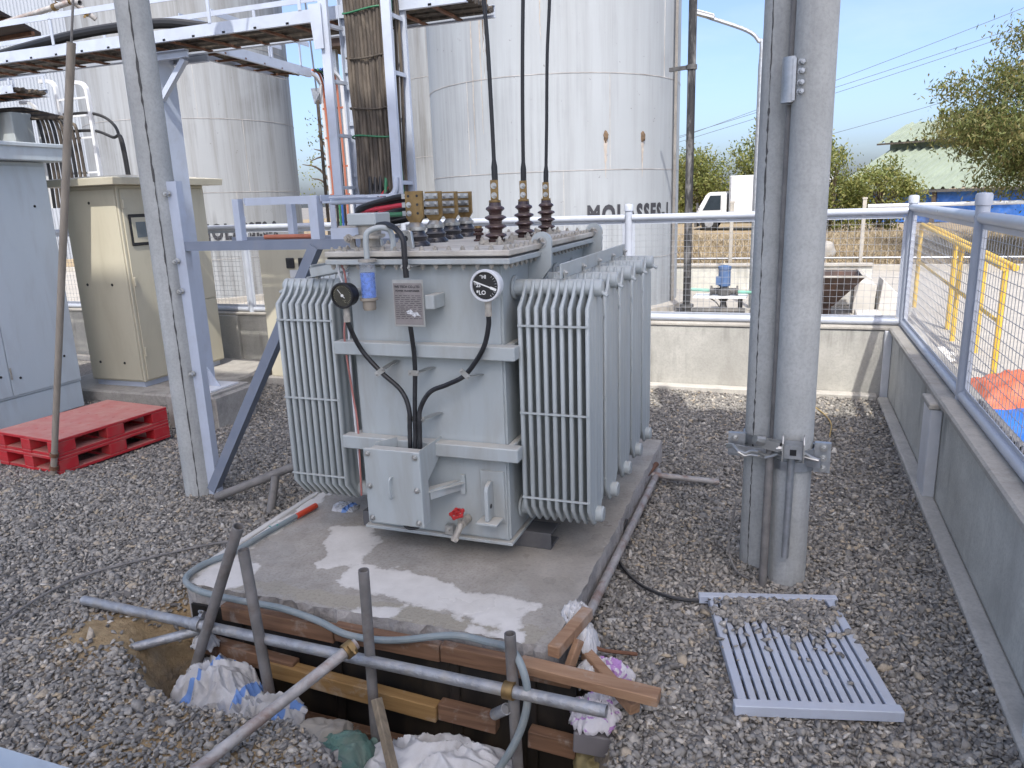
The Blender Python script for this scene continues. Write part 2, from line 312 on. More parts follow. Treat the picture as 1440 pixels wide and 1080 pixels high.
# wood
def woodmat(name, a, b, mud=0.4, axis=0):
    m, t, bs, co = newmat(name); st = [14, 14, 14]; st[axis] = 0.9
    v = mapping(t, co.outputs['Object'], tuple(st)); n = noise(t, v, 2.5, 6, 0.6, 0.6)
    cc = mixc(t, ramp(t, n, [(0.3, 0.0), (0.7, 1.0)]), a, b)
    n2 = noise(t, co.outputs['Object'], 6, 6, 0.65, 0.3)
    cc = mixc(t, ramp(t, n2, [(0.55, 0.0), (0.72, mud)]), cc, (0.46, 0.43, 0.38))
    t.links.new(cc, bs.inputs['Base Color']); bs.inputs['Roughness'].default_value = 0.8; bump(t, bs, n, 0.35, 0.004)
woodmat('wood_brown', (0.13,0.070,0.040), (0.25,0.14,0.08), 0.6)
woodmat('wood_fresh', (0.25,0.14,0.078), (0.38,0.235,0.14), 0.5)
woodmat('wood_yellow', (0.24,0.135,0.045), (0.36,0.22,0.085), 0.5)
woodmat('wood_old', (0.17,0.14,0.10), (0.30,0.245,0.17), 0.3, axis=2)
pmat('ply_black', (0.012,0.011,0.010), 0.5, var=0.3, vscale=5, dirt=(0.09,0.065,0.04), dirt_amt=0.5, dscale=5, stretch=(1,1,0.25))
# concrete
def concmat(name, col, stain=(0.16,0.155,0.145), stain_amt=0.6, sscale=1.5, stretch=(1,1,1), bmpd=0.006, fine=0.5, blotch=0.0, drip=0.0):
    m, t, bs, co = newmat(name); v = co.outputs['Object']
    n1 = noise(t, v, 4, 7, 0.65); n2 = noise(t, mapping(t, v, stretch), sscale, 7, 0.68, 0.5); n3 = noise(t, v, 55, 4, 0.7)
    cc = mixc(t, ramp(t, n1, [(0.3, 0.0), (0.7, 1.0)]), tuple(x*0.86 for x in col), tuple(min(1,x*1.1) for x in col))
    cc = mixc(t, ramp(t, n2, [(0.5, 0.0), (0.72, stain_amt)]), cc, stain)
    if blotch: cc = mixc(t, ramp(t, noise(t, v, 0.9, 6, 0.6, 0.6), [(0.42, 0.0), (0.62, blotch)]), cc, tuple(x*0.62 for x in col))
    if drip: cc = mixc(t, ramp(t, vmath(t, 'MULTIPLY', noise(t, mapping(t, v, (7,7,0.5)), 1.2, 5, 0.6), noise(t, v, 1.4, 3)), [(0.27, 0.0), (0.42, drip)]), cc, tuple(x*0.28 for x in col))
    cc = mixc(t, ramp(t, n3, [(0.38, fine*0.6), (0.55, 0.0)]), cc, tuple(x*0.55 for x in col))
    t.links.new(cc, bs.inputs['Base Color']); bs.inputs['Roughness'].default_value = 0.88; bs.inputs['Specular IOR Level'].default_value = 0.3
    bump(t, bs, vmath(t, 'ADD', n3, n1), 0.4, bmpd); return m
concmat('conc_wall', (0.50,0.485,0.435), (0.22,0.21,0.18), 0.6, 1.6, (1,1,0.3), blotch=0.45, drip=0.7)
concmat('conc_wall_grey', (0.60,0.59,0.53), (0.36,0.34,0.305), 0.65, 1.8, (1,1,0.35), blotch=0.5, drip=0.75)
concmat('conc_coping', (0.47,0.44,0.385), (0.24,0.215,0.18), 0.8, 3.5, blotch=0.5)
concmat('conc_block', (0.40,0.375,0.335), (0.12,0.115,0.11), 0.6, 3)
concmat('conc_pole', (0.455,0.465,0.45), (0.25,0.248,0.245), 0.65, 3.2, (1,1,0.25), blotch=0.35, drip=0.4)
concmat('conc_pole_streak', (0.10,0.098,0.095), (0.05,0.05,0.05), 0.6, 3, (1,1,0.4))
concmat('conc_side', (0.42,0.40,0.38), (0.10,0.098,0.095), 0.8, 8, (1,1,0.6), 0.02)
concmat('pavement', (0.44,0.41,0.36), (0.33,0.30,0.26), 0.6, 0.4)
concmat('ledge', (0.52,0.49,0.435), (0.27,0.255,0.23), 0.7, 2.5)
# ground under the gravel: dark fines, sandy soil about the dug pit
def groundmat():
    m, t, bs, co = newmat('earth'); v = co.outputs['Object']
    n1 = noise(t, v, 38, 5, 0.7); n2 = noise(t, v, 2.2, 5)
    cc = mixc(t, ramp(t, n1, [(0.35, 0.0), (0.65, 1.0)]), (0.13,0.12,0.11), (0.34,0.32,0.29))
    def spot(px, py, r0, r1):
        mp_ = mapping(t, v, (1,1,0), loc=(-px,-py,0)); l = nd(t, 'ShaderNodeVectorMath', operation='LENGTH'); t.links.new(mp_, l.inputs[0])
        wob = vmath(t, 'ADD', l.outputs['Value'], vmath(t, 'MULTIPLY', vmath(t, 'SUBTRACT', noise(t, v, 5, 5), 0.5), 0.5))
        return ramp(t, wob, [(r0/4, 1.0), (r1/4, 0.0)]) if False else ramp(t, vmath(t, 'DIVIDE', wob, 4.0), [(r0/4, 1.0), (r1/4, 0.0)])
    soil = mixc(t, ramp(t, noise(t, v, 14, 6, 0.7), [(0.3, 0.0), (0.7, 1.0)]), (0.24,0.165,0.085), (0.46,0.345,0.20))
    for px, py, a, b in ((-1.8,2.35,1.0,1.3), (-3.18,2.5,0.22,0.46), (-2.98,2.9,0.12,0.32)):
        cc = mixc(t, spot(px, py, a, b), cc, soil)
    t.links.new(cc, bs.inputs['Base Color']); bs.inputs['Roughness'].default_value = 0.95; bs.inputs['Specular IOR Level'].default_value = 0.2
    bump(t, bs, n1, 0.8, 0.02)
groundmat()
def stonemat():
    m, t, bs, co = newmat('stone'); oi = nd(t, 'ShaderNodeNewGeometry')
    c = ramp(t, oi.outputs['Random Per Island'], [(0.0,(0.12,0.112,0.102)),(0.25,(0.25,0.238,0.215)),(0.6,(0.355,0.334,0.296)),(0.85,(0.445,0.41,0.355)),(0.95,(0.48,0.39,0.27)),(0.985,(0.62,0.58,0.51))])
    n = noise(t, co.outputs['Object'], 60, 3, 0.65)
    c = mixc(t, ramp(t, n, [(0.35, 0.45), (0.65, 0.0)]), c, (0.16,0.15,0.14))
    t.links.new(c, bs.inputs['Base Color']); bs.inputs['Roughness'].default_value = 0.85; bs.inputs['Specular IOR Level'].default_value = 0.3
stonemat()
# pad top: wet grout patches over brown-grey concrete
def padmat():
    m, t, bs, co = newmat('pad_top'); v = co.outputs['Object']      # object space = world metres
    n1 = noise(t, v, 7, 7, 0.66); n3 = noise(t, v, 60, 4, 0.7)
    base = mixc(t, ramp(t, n1, [(0.3,0.0),(0.7,1.0)]), (0.30,0.272,0.232), (0.43,0.395,0.345))
    base = mixc(t, ramp(t, noise(t, v, 3, 6, 0.7, 0.8), [(0.5,0.0),(0.7,0.5)]), base, (0.42,0.40,0.365))
    sx = nd(t, 'ShaderNodeSeparateXYZ'); t.links.new(v, sx.inputs[0]); X, Y = sx.outputs[0], sx.outputs[1]
    wob = vmath(t, 'SUBTRACT', noise(t, v, 4.5, 6, 0.62), 0.5)
    def band(x0, y0, x1, y1, wdt):
        L = math.hypot(x1-x0, y1-y0); nx, ny = -(y1-y0)/L, (x1-x0)/L; tx, ty = (x1-x0)/L, (y1-y0)/L
        d = vmath(t, 'ABSOLUTE', vmath(t, 'ADD', vmath(t, 'MULTIPLY', vmath(t, 'SUBTRACT', X, x0), nx), vmath(t, 'MULTIPLY', vmath(t, 'SUBTRACT', Y, y0), ny)))
        s = vmath(t, 'ADD', vmath(t, 'MULTIPLY', vmath(t, 'SUBTRACT', X, x0), tx), vmath(t, 'MULTIPLY', vmath(t, 'SUBTRACT', Y, y0), ty))
        e = vmath(t, 'MAXIMUM', vmath(t, 'MULTIPLY', s, -1.0), vmath(t, 'SUBTRACT', s, L))
        dd = vmath(t, 'ADD', vmath(t, 'MAXIMUM', vmath(t, 'SUBTRACT', d, wdt), e), vmath(t, 'MULTIPLY', wob, 0.30))
        return ramp(t, vmath(t, 'ADD', dd, 0.5), [(0.486, 1.0), (0.50, 0.6), (0.508, 0.0)])
    f = None
    for a in ((-2.15,3.12,-1.08,2.96,0.125), (-2.40,3.62,-2.2,3.15,0.13), (-2.88,2.84,-2.60,2.98,0.13), (-2.87,3.0,-2.89,4.4,0.05), (-1.9,2.80,-1.72,2.79,0.03), (-1.3,2.79,-1.05,2.79,0.025)):
        b_ = band(*a); f = b_ if f is None else vmath(t, 'MAXIMUM', f, b_)
    g2 = band(-2.6,2.86,-0.95,2.83,0.06); 
    cc = mixc(t, g2, base, (0.36,0.325,0.26))
    cc = mixc(t, ramp(t, n3, [(0.36,0.35),(0.52,0.0)]), cc, (0.14,0.13,0.115))
    cc = mixc(t, f, cc, mixc(t, ramp(t, n1, [(0.3,0.0),(0.7,1.0)]), (0.58,0.55,0.50), (0.70,0.67,0.62)))
    t.links.new(cc, bs.inputs['Base Color'])
    ro = ramp(t, noise(t, v, 2.6, 4), [(0.40,0.22),(0.58,0.8)]); t.links.new(ro, bs.inputs['Roughness'])
    bump(t, bs, vmath(t, 'ADD', vmath(t, 'MULTIPLY', f, 0.6), n3), 0.35, 0.004)
padmat()
# weathered white tank steel
def tankmat(name, base, grime, amt):
    m, t, bs, co = newmat(name); v = co.outputs['Object']
    s1 = noise(t, mapping(t, v, (1.6,1.6,0.07)), 1.6, 6, 0.7); s2 = noise(t, mapping(t, v, (5,5,0.12)), 1.4, 5, 0.7); n = noise(t, v, 0.55, 6, 0.6); sp = noise(t, v, 7, 5, 0.7)
    cc = mixc(t, ramp(t, n, [(0.3,0.0),(0.7,1.0)]), tuple(x*0.9 for x in base), base)
    cc = mixc(t, ramp(t, s1, [(0.46,0.0),(0.72,amt)]), cc, grime)
    cc = mixc(t, ramp(t, vmath(t,'MULTIPLY',s2,n), [(0.24,0.0),(0.42,amt*0.75)]), cc, tuple(x*0.62 for x in grime))
    cc = mixc(t, ramp(t, sp, [(0.66,0.0),(0.72,0.75)]), cc, (0.12,0.10,0.09))
    t.links.new(cc, bs.inputs['Base Color']); bs.inputs['Roughness'].default_value = 0.55
    bump(t, bs, n, 0.25, 0.05)
tankmat('tank_white', (0.365,0.388,0.405), (0.23,0.238,0.24), 0.55)
tankmat('tank_dirty', (0.34,0.355,0.365), (0.18,0.172,0.158), 0.85)

# ------------------------------------------------------------------ ground
RIM = [(-3.18,2.62),(-3.02,2.36),(-2.7,2.2),(-2.42,2.14),(-1.88,2.2),(-1.62,2.08),(-1.45,1.7),(-1.2,1.4),(-0.6,1.45),(-0.5,2.0),(-0.5,2.4),(-0.53,2.7),(-0.72,2.92),(-0.95,3.0),(-2.9,3.0),(-3.1,2.86)]
def pit_depth(x, y):
    x = np.asarray(x, float); y = np.asarray(y, float); ins = np.zeros(x.shape, bool); d = np.full(x.shape, 9.0); n = len(RIM)
    for i in range(n):
        (x1,y1),(x2,y2) = RIM[i], RIM[(i+1)%n]
        c = ((y1 > y) != (y2 > y)) & (x < (x2-x1)*(y-y1)/((y2-y1) or 1e-9)+x1); ins ^= c
        L2 = (x2-x1)**2+(y2-y1)**2; tt = np.clip(((x-x1)*(x2-x1)+(y-y1)*(y2-y1))/L2, 0, 1)
        d = np.minimum(d, np.hypot(x-x1-tt*(x2-x1), y-y1-tt*(y2-y1)))
    s = np.clip(d/0.30, 0, 1); s = s*s*(3-2*s); k = np.clip((x+3.15)/0.5, 0.35, 1)
    return np.where(ins, s*0.62*k, 0.0)
def height(x, y):
    x = np.asarray(x, float); y = np.asarray(y, float)
    und = 0.012*np.sin(x*2.1+0.5)*np.cos(y*1.7)+0.008*np.sin(x*4.3+y*3.1)
    und = und + 0.05*np.exp(-((x+3.25)**2+(y-2.35)**2)/0.08)+0.035*np.exp(-((x+2.2)**2/0.4+(y-2.02)**2/0.02))
    m = (x > -9.5) & (x < 0.9) & (y < 8.2)
    return np.where(m, und, 0)-pit_depth(x, y)
def axis_pts(lo, hi, fl, fh, fine, mid):
    a = list(np.arange(fl, fh+1e-6, fine)); b = list(np.arange(fl-mid, lo[-1], -mid)); c = list(np.arange(fh+mid, hi[0], mid))
    return np.array(sorted(lo+b+a+c+hi))
xs = axis_pts([-900,-300,-100,-40,-14,-9.6], [1.0,1.3,3,20,60,200,900], -3.6, -0.2, 0.035, 0.2)
ys = axis_pts([-300,-60,-10,0.6], [8.3,8.6,12,22,60,200,1500], 1.1, 3.2, 0.035, 0.2)
GX, GY = np.meshgrid(xs, ys); GZ = height(GX, GY)
rng = np.random.default_rng(3)
GZ = GZ+np.where(pit_depth(GX, GY) > 0.03, rng.normal(0, 0.009, GX.shape), 0)
GZ = np.where((GX > 1.02)|(GY > 8.35)|(GX < -9.5), -0.012, GZ)
nx, ny = len(xs), len(ys); idx = np.arange(nx*ny).reshape(ny, nx)
Q = np.stack([idx[:-1,:-1], idx[:-1,1:], idx[1:,1:], idx[1:,:-1]], -1).reshape(-1, 4)
me = bpy.data.meshes.new('ground'); me.from_pydata(np.stack([GX,GY,GZ],-1).reshape(-1,3).tolist(), [], Q.tolist()); me.materials.append(MATS['earth'])
me.polygons.foreach_set('use_smooth', [True]*len(me.polygons))
struct_ground = bpy.data.objects.new('ground', me); COL.objects.link(struct_ground); struct_ground['kind'] = 'structure'

# gravel: instanced angular stones on the yard
def in_view(P, mx_=70, my=70):
    q = P-np.array([0,0,2.1]); Fv, Rv, Uv = (np.array(tuple(a)) for a in (F, R, U)); z = q@Fv
    x = 720+1056.46*(q@Rv)/z; y = 540-1056.46*(q@Uv)/z
    return (z > 0.3) & (x > -mx_-60) & (x < 1440+mx_+60) & (y < 1080+my) & (y > -50)
def scatter(x0, x1, y0, y1, cell):
    gx, gy = np.meshgrid(np.arange(x0, x1, cell), np.arange(y0, y1, cell)); gx = gx.ravel(); gy = gy.ravel()
    return gx+rng.uniform(-.62,.62,gx.size)*cell, gy+rng.uniform(-.62,.62,gy.size)*cell
X1, Y1 = scatter(-6.6, 0.93, 1.3, 5.2, 0.0172); X2, Y2 = scatter(-9.5, 0.93, 5.2, 8.2, 0.0255); X3, Y3 = scatter(-9.5, -6.6, 3.5, 5.2, 0.03)
sx_ = np.concatenate([X1,X2,X3]); sy_ = np.concatenate([Y1,Y2,Y3])
pd_ = pit_depth(sx_, sy_)
keep = ~((sx_ > -2.95) & (sx_ < -0.87) & (sy_ > 2.74) & (sy_ < 5.75)) & ~((sx_ < -7.33) & (sy_ < 6.1)) & ~((sx_ < -6.2) & (sy_ > 6.2)) & ~((sx_ < -5.5) & (sy_ > 4.35) & (sy_ < 5.2) & (sx_ > -6.25))
sand = np.exp(-((sx_+3.18)**2/0.055+(sy_-2.51)**2/0.035))+0.7*np.exp(-((sx_+2.95)**2/0.02+(sy_-2.92)**2/0.03))
keep &= rng.uniform(0,1,sx_.size) > np.clip(pd_*9-0.15, 0, 0.965); keep &= rng.uniform(0,1,sx_.size) > np.clip(sand*1.35,0,0.96)
sx_, sy_ = sx_[keep], sy_[keep]
SZ = rng.lognormal(math.log(0.0245), 0.30, sx_.size)
sz_ = height(sx_, sy_)+rng.uniform(-0.004, 0.013, sx_.size)
# loose stones lying on the far end of the grating
gth = math.radians(14); gc = np.array([0.10, 3.30]); n_g = 1500
u_ = rng.uniform(-0.33,0.33,n_g); v_ = 0.40-np.abs(rng.normal(0,0.20,n_g)); kk = (v_ > -0.42) & (rng.uniform(0,1,n_g) < np.where(v_ > 0.28-0.22*np.exp(-((u_-0.08)/0.14)**2)-0.10*np.exp(-((u_+0.22)/0.08)**2), 1.0, 0.24)); kk &= ~((np.abs(u_) > 0.25) & (v_ > 0.12) & (rng.uniform(0,1,n_g) < 0.8)); u_, v_ = u_[kk], v_[kk]
gx_ = gc[0]+u_*math.cos(gth)-v_*math.sin(gth); gy_ = gc[1]+u_*math.sin(gth)+v_*math.cos(gth)
ALLP = np.stack([np.concatenate([sx_,gx_]), np.concatenate([sy_,gy_]), np.concatenate([sz_, np.full(gx_.size,0.062)+rng.uniform(0,0.012,gx_.size)])], -1)
SZ = np.concatenate([SZ, rng.lognormal(math.log(0.0255),0.25,gx_.size)])
iv = in_view(ALLP); ALLP, SZ = ALLP[iv], SZ[iv]; NP_ = len(ALLP)
rot = np.stack([rng.normal(0,0.5,NP_), rng.normal(0,0.5,NP_), rng.uniform(0,6.28,NP_)], -1)
sc_ = np.stack([SZ*rng.uniform(0.95,1.35,NP_), SZ*rng.uniform(0.7,1.0,NP_), SZ*rng.uniform(0.38,0.68,NP_)], -1)
def rocks(k):                                            # one angular stone: hull of a jittered icosahedron
    rk = random.Random(k); bm = bmesh.new(); bmesh.ops.create_icosphere(bm, subdivisions=1, radius=0.5)
    for v in bm.verts: v.co += Vector((rk.uniform(-.24,.24), rk.uniform(-.24,.24), rk.uniform(-.24,.24)))
    r_ = bmesh.ops.convex_hull(bm, input=bm.verts); bmesh.ops.delete(bm, geom=[e for e in bm.verts if not e.link_faces], context='VERTS')
    bmesh.ops.recalc_face_normals(bm, faces=bm.faces); bm.verts.index_update()
    V = np.array([tuple(v.co) for v in bm.verts]); T_ = np.array([[v.index for v in f.verts] for f in bm.faces if len(f.verts) == 3]); bm.free(); return V, T_
cx, sx = np.cos(rot[:,0]), np.sin(rot[:,0]); cy, sy = np.cos(rot[:,1]), np.sin(rot[:,1]); cz, sz = np.cos(rot[:,2]), np.sin(rot[:,2])
RM = np.empty((NP_,3,3)); RM[:,0,0] = cz*cy; RM[:,0,1] = cz*sy*sx-sz*cx; RM[:,0,2] = cz*sy*cx+sz*sx; RM[:,1,0] = sz*cy; RM[:,1,1] = sz*sy*sx+cz*cx; RM[:,1,2] = sz*sy*cx-cz*sx; RM[:,2,0] = -sy; RM[:,2,1] = cy*sx; RM[:,2,2] = cy*cx
pick = rng.integers(0,12,NP_); VV = []; TT = []; nv = 0
for k in range(12):
    m_ = np.where(pick == k)[0]; V, T_ = rocks(k*7+1)
    W = np.einsum('nij,nvj->nvi', RM[m_], V[None]*sc_[m_][:,None,:])+ALLP[m_][:,None,:]
    TT.append((T_[None]+(np.arange(len(m_))*len(V))[:,None,None]+nv).reshape(-1,3)); VV.append(W.reshape(-1,3)); nv += W.shape[0]*W.shape[1]
VV = np.concatenate(VV); TT = np.concatenate(TT).astype(np.int32); nt_ = len(TT)
gm = bpy.data.meshes.new('gravel'); gm.vertices.add(len(VV)); gm.vertices.foreach_set('co', VV.ravel()); gm.loops.add(nt_*3); gm.loops.foreach_set('vertex_index', TT.ravel())
gm.polygons.add(nt_); gm.polygons.foreach_set('loop_start', np.arange(nt_, dtype=np.int32)*3); gm.update(calc_edges=True); gm.materials.append(MATS['stone'])
print('gravel stones', NP_, 'triangles', nt_)
gravel = bpy.data.objects.new('gravel', gm); COL.objects.link(gravel); tag(gravel, 'grey crushed stone gravel covering the fenced yard floor', 'gravel', kind='stuff')

# outside paving, kerb and dry field
b = MB(); b.add([(1.24,-20,0.0),(60,-20,0.0),(60,21.4,0.0),(1.24,21.4,0.0)], [(0,1,2,3)]); b.add([(-60,8.5,0.0),(1.236,8.5,0.0),(1.236,21.4,0.0),(-60,21.4,0.0)], [(0,1,2,3)])
struct(b.build('pavement', 'pavement', smooth=0))
b = MB(); b.box(-40,60,21.4,21.65,-0.02,0.16); struct(b.build('kerb', 'conc_coping', bev=0.01))
def field_z(x, y):
    s = np.clip((np.asarray(y, float)-21.6)/4.5, 0, 1); return 0.10+0.36*s*s*(3-2*s)+0.05*np.sin(np.asarray(x)*0.9)*s
fx = np.linspace(-60,90,151); fy = np.concatenate([np.linspace(21.6,34,40), np.array([40,50,70,120,300,1200])]); FX, FY = np.meshgrid(fx, fy); FZ = field_z(FX, FY)
ii = np.arange(FX.size).reshape(FX.shape); Q = np.stack([ii[:-1,:-1],ii[:-1,1:],ii[1:,1:],ii[1:,:-1]],-1).reshape(-1,4)
me = bpy.data.meshes.new('field'); me.from_pydata(np.stack([FX,FY,FZ],-1).reshape(-1,3).tolist(), [], Q.tolist())
concmat('field_soil', (0.34,0.265,0.165), (0.20,0.15,0.095), 0.7, 0.8); me.materials.append(MATS['field_soil'])
fo = bpy.data.objects.new('field', me); COL.objects.link(fo); fo['kind'] = 'structure'
ng = 26000; px = rng.uniform(-5,13,ng); py = 21.7+rng.beta(1,1.7,ng)*10; pz = field_z(px, py); hh = rng.uniform(0.05,0.24,ng); an = rng.uniform(0,6.28,ng); wd = rng.uniform(0.012,0.035,ng); lx = rng.normal(0,0.12,ng); ly = rng.normal(0,0.12,ng)
Vg = np.empty((ng,3,3)); Vg[:,0] = np.stack([px-np.cos(an)*wd, py-np.sin(an)*wd, pz-0.02],-1); Vg[:,1] = np.stack([px+np.cos(an)*wd, py+np.sin(an)*wd, pz-0.02],-1); Vg[:,2] = np.stack([px+lx, py+ly, pz+hh],-1)
me = bpy.data.meshes.new('dry_grass'); me.from_pydata(Vg.reshape(-1,3).tolist(), [], np.arange(ng*3).reshape(-1,3).tolist()); me.materials.append(MATS['dry_grass'])
o = bpy.data.objects.new('dry_grass', me); COL.objects.link(o); tag(o, 'dry straw coloured grass and litter on the bank behind the kerb', 'dry grass', kind='stuff')

# ------------------------------------------------------------------ walls and fences
t = thing('concrete_wall', (-4,8.35,0), 'low cream plastered concrete wall along the back of the yard', 'wall')
b = MB(); b.box(-14,1.0,8.25,8.45,-0.1,0.70); b.build('wall_body', 'conc_wall', t, bev=0.008)
b = MB(); b.box(-14,1.24,8.235,8.47,0.703,0.735); b.build('coping', 'conc_coping', t, bev=0.006)
b = MB(); b.box(-14,0.9,8.12,8.247,-0.1,0.055); b.build('footing_ledge', 'ledge', t, bev=0.012)
for x in (0.93, -6.05, -7.3):
    b = MB(); b.box(x,x+0.07 if x > 0 else x+0.3,8.20,8.248,-0.05,0.70); b.build('pilaster', 'paint_white' if x > 0 else 'conc_wall', t, bev=0.005)
t = thing('concrete_wall', (1.1,5,0), 'low grey concrete wall along the right side of the yard', 'wall')
b = MB(); b.box(1.002,1.22,-2,8.24,-0.1,0.68); b.build('wall_body', 'conc_wall_grey', t, bev=0.008)
b = MB(); b.box(0.965,1.245,-2,8.23,0.683,0.735); b.build('coping', 'conc_coping', t, bev=0.012)
b = MB(); b.box(0.90,1.0,-2,8.11,-0.1,0.05); b.build('footing_ledge', 'ledge', t, bev=0.012)
for y in (5.42, 2.7):
    b = MB(); b.box(0.925,0.999,y,y+0.27,-0.05,0.66); b.build('pilaster', 'paint_white', t, bev=0.006)
    b = MB(); b.box(0.91,1.0,y-0.015,y+0.285,0.662,0.70); b.build('pilaster_cap', 'conc_coping', t, bev=0.006)
def wires(b, p0, d, L, z0, z1, sp, r):
    p0, d = Vector(p0), Vector(d); n = int(L/sp)
    for i in range(n+1): q = p0+d*(L*i/n); b.tube([q+Vector((0,0,z0)), q+Vector((0,0,z1))], r, 4, caps=False)
    m = int((z1-z0)/sp); off = Vector((-d.y, d.x, 0))*r*1.8
    for i in range(m+1): z = z0+(z1-z0)*i/m; b.tube([p0+off+Vector((0,0,z)), p0+off+d*L+Vector((0,0,z))], r, 4, caps=False)
def fence(posts, d, label, skip=0, zt=1.895, zb=0.765):
    d = Vector(d); P = [Vector(p) for p in posts]; t = thing('wire_mesh_fence', P[0], label, 'fence'); n_ = d.cross(Vector((0,0,1)))
    for p in P[skip:]:
        b = MB(); b.cyl(p+Vector((0,0,0.72)), p+Vector((0,0,zt+0.105)), 0.040, 18); b.build('post', 'fence_paint', t)
        b = MB(); b.lathe([(0.040,zt+0.07),(0.048,zt+0.075),(0.048,zt+0.135),(0.040,zt+0.147),(0.01,zt+0.151)], p, n=18); b.build('post_cap', 'fence_paint', t)
    for a, c in zip(P[:-1], P[1:]):
        L = (c-a).length; dd = (c-a).normalized(); a2 = a+dd*0.04; c2 = c-dd*0.04
        b = MB(); b.cyl(a2+Vector((0,0,zt)), c2+Vector((0,0,zt)), 0.037, 14); b.build('top_rail', 'fence_paint', t)
        b = MB(); b.cyl(a2+Vector((0,0,zb)), c2+Vector((0,0,zb)), 0.035, 14); b.build('bottom_rail', 'fence_paint', t)
        b = MB()
        for q in (a+dd*0.055, c-dd*0.055): b.bar(q+Vector((0,0,zb+0.04)), q+Vector((0,0,zt-0.04)), 0.03, 0.006, up=tuple(n_))
        for z in (zt-0.053, zb+0.046): b.bar(a+dd*0.075+Vector((0,0,z)), c-dd*0.075+Vector((0,0,z)), 0.006, 0.03)
        b.build('panel_frame', 'fence_paint', t)
        b = MB(); wires(b, a+dd*0.06, dd, L-0.12, zb+0.05, zt-0.055, 0.062, 0.0021); b.build('wire_mesh', 'wire', t, kind='stuff', smooth=0, recalc=False)
fence([(x,8.36,0) for x in (1.10,-1.68,-4.45,-6.85,-9.6,-12.3)], (-1,0,0), 'blue grey pipe fence with wire mesh standing on the back wall', zt=1.862, zb=0.775)
fence([(1.10,y,0) for y in (8.36,5.44,2.6,-0.2)], (0,-1,0), 'blue grey pipe fence with wire mesh standing on the right side wall', skip=1)
# ------------------------------------------------------------------ concrete pad
def wobble_line(p, q, n, a):
    p, q = Vector(p), Vector(q); d = (q-p).normalized(); nn = Vector((-d.y, d.x))
    return [tuple(p+(q-p)*i/n+nn*rnd.uniform(-a, a)*(0 if i in (0,) else 1)) for i in range(n)]
ol = wobble_line((-2.925,2.775),(-0.885,2.765),60,0.010)+wobble_line((-0.885,2.765),(-0.885,5.75),50,0.008)+wobble_line((-0.885,5.75),(-2.94,5.75),10,0.004)+wobble_line((-2.94,5.75),(-2.925,2.775),50,0.008)
n = len(ol); b = MB()
b.add([(x,y,0.20) for x,y in ol], [tuple(range(n))], 0)
ins = [(x+(0.012 if x < -2 else -0.012), y+(0.010 if y < 3 else -0.01)) for x, y in ol]
V = [(x,y,0.20) for x,y in ol]+[(x+rnd.uniform(-.012,.012), y+rnd.uniform(-.012,.012), 0.165+rnd.uniform(-.012,.012)) for x,y in ol]+[(x,y,-0.75) for x,y in ins]
b.add(V, [(r*n+(i+1)%n, r*n+i, (r+1)*n+i, (r+1)*n+(i+1)%n) for r in (0,1) for i in range(n)], 1)
pad = b.build('concrete_pad', ['pad_top','conc_side'], smooth=0); tag(pad, 'raised concrete pad with white grout patches under the transformer', 'concrete pad')
# white screed strip along the left edge of the pad
t = tag(MB().box(-2.975,-2.93,2.86,4.6,-0.05,0.207).build('screed_strip', 'block_white', bev=0.006), 'thin whitish concrete strip along the left edge of the pad', 'concrete strip')

# ------------------------------------------------------------------ formwork and timber at the pit
t = thing('formwork', (-1.8,2.72,-0.7), 'black plywood formwork with brown timber walers against the front of the pad', 'formwork')
MB().box(-2.86,-0.775,2.742,2.758,-0.75,0.10).build('plywood_panel', 'ply_black', t)
def timber(name, p, q, wd, ht, mat, parent=None, up=(0,0,1)):
    b = MB(); b.bar(p, q, wd, ht, up); return b.build(name, mat, parent, bev=0.004)
for x0, x1, z0, z1, m in ((-2.62,-1.96,0.115,0.105,'wood_brown'),(-1.955,-1.4,0.12,0.115,'wood_brown'),(-1.395,-0.785,0.12,0.108,'wood_brown')):
    timber('top_waler', (x0,2.716,z0), (x1,2.714,z1), 0.048, 0.085, m, t)
for x0, x1, z0, z1, m in ((-2.80,-2.2,-0.085,-0.125,'wood_brown'),(-2.34,-1.42,-0.135,-0.185,'wood_yellow'),(-1.415,-1.13,-0.175,-0.185,'wood_brown'),(-0.98,-0.765,-0.215,-0.225,'wood_brown')):
    timber('middle_waler', (x0,2.70 if m != 'wood_yellow' else 2.688,z0), (x1,2.70 if m != 'wood_yellow' else 2.688,z1), 0.06, 0.085, m, t)
timber('bottom_waler', (-2.3,2.70,-0.42), (-1.2,2.70,-0.44), 0.05, 0.09, 'wood_brown', t)
for x in (-2.55, -1.98, -1.35, -0.98): timber('stud', (x,2.733,-0.7), (x,2.733,0.08), 0.05, 0.012, 'ply_black', t, up=(0,1,0))
tag(timber('timber', (-1.0,2.665,0.165), (-0.40,2.628,0.155), 0.075, 0.045, 'wood_fresh'), 'long reddish timber sticking out to the right past the pad corner', 'timber')
tag(timber('timber', (-0.862,2.70,0.225), (-0.80,3.05,0.225), 0.055, 0.055, 'wood_fresh'), 'short grout covered timber block lying on the right front pad corner', 'timber')
tag(timber('timber', (-0.78,2.93,0.09), (-0.50,2.655,0.06), 0.05, 0.05, 'wood_fresh'), 'lower timber offcut crossing under the long reddish timber', 'timber')
tag(timber('timber', (-0.83,2.77,0.06), (-0.79,2.86,0.20), 0.03, 0.05, 'wood_fresh'), 'small upright wooden peg behind the grout covered timber block', 'timber')
tag(timber('timber', (-1.592,2.45,0.015), (-1.40,2.27,-0.33), 0.032, 0.045, 'wood_old', up=(0,1,0)), 'weathered thin stick leaning against the middle waler over the white sacks', 'timber')

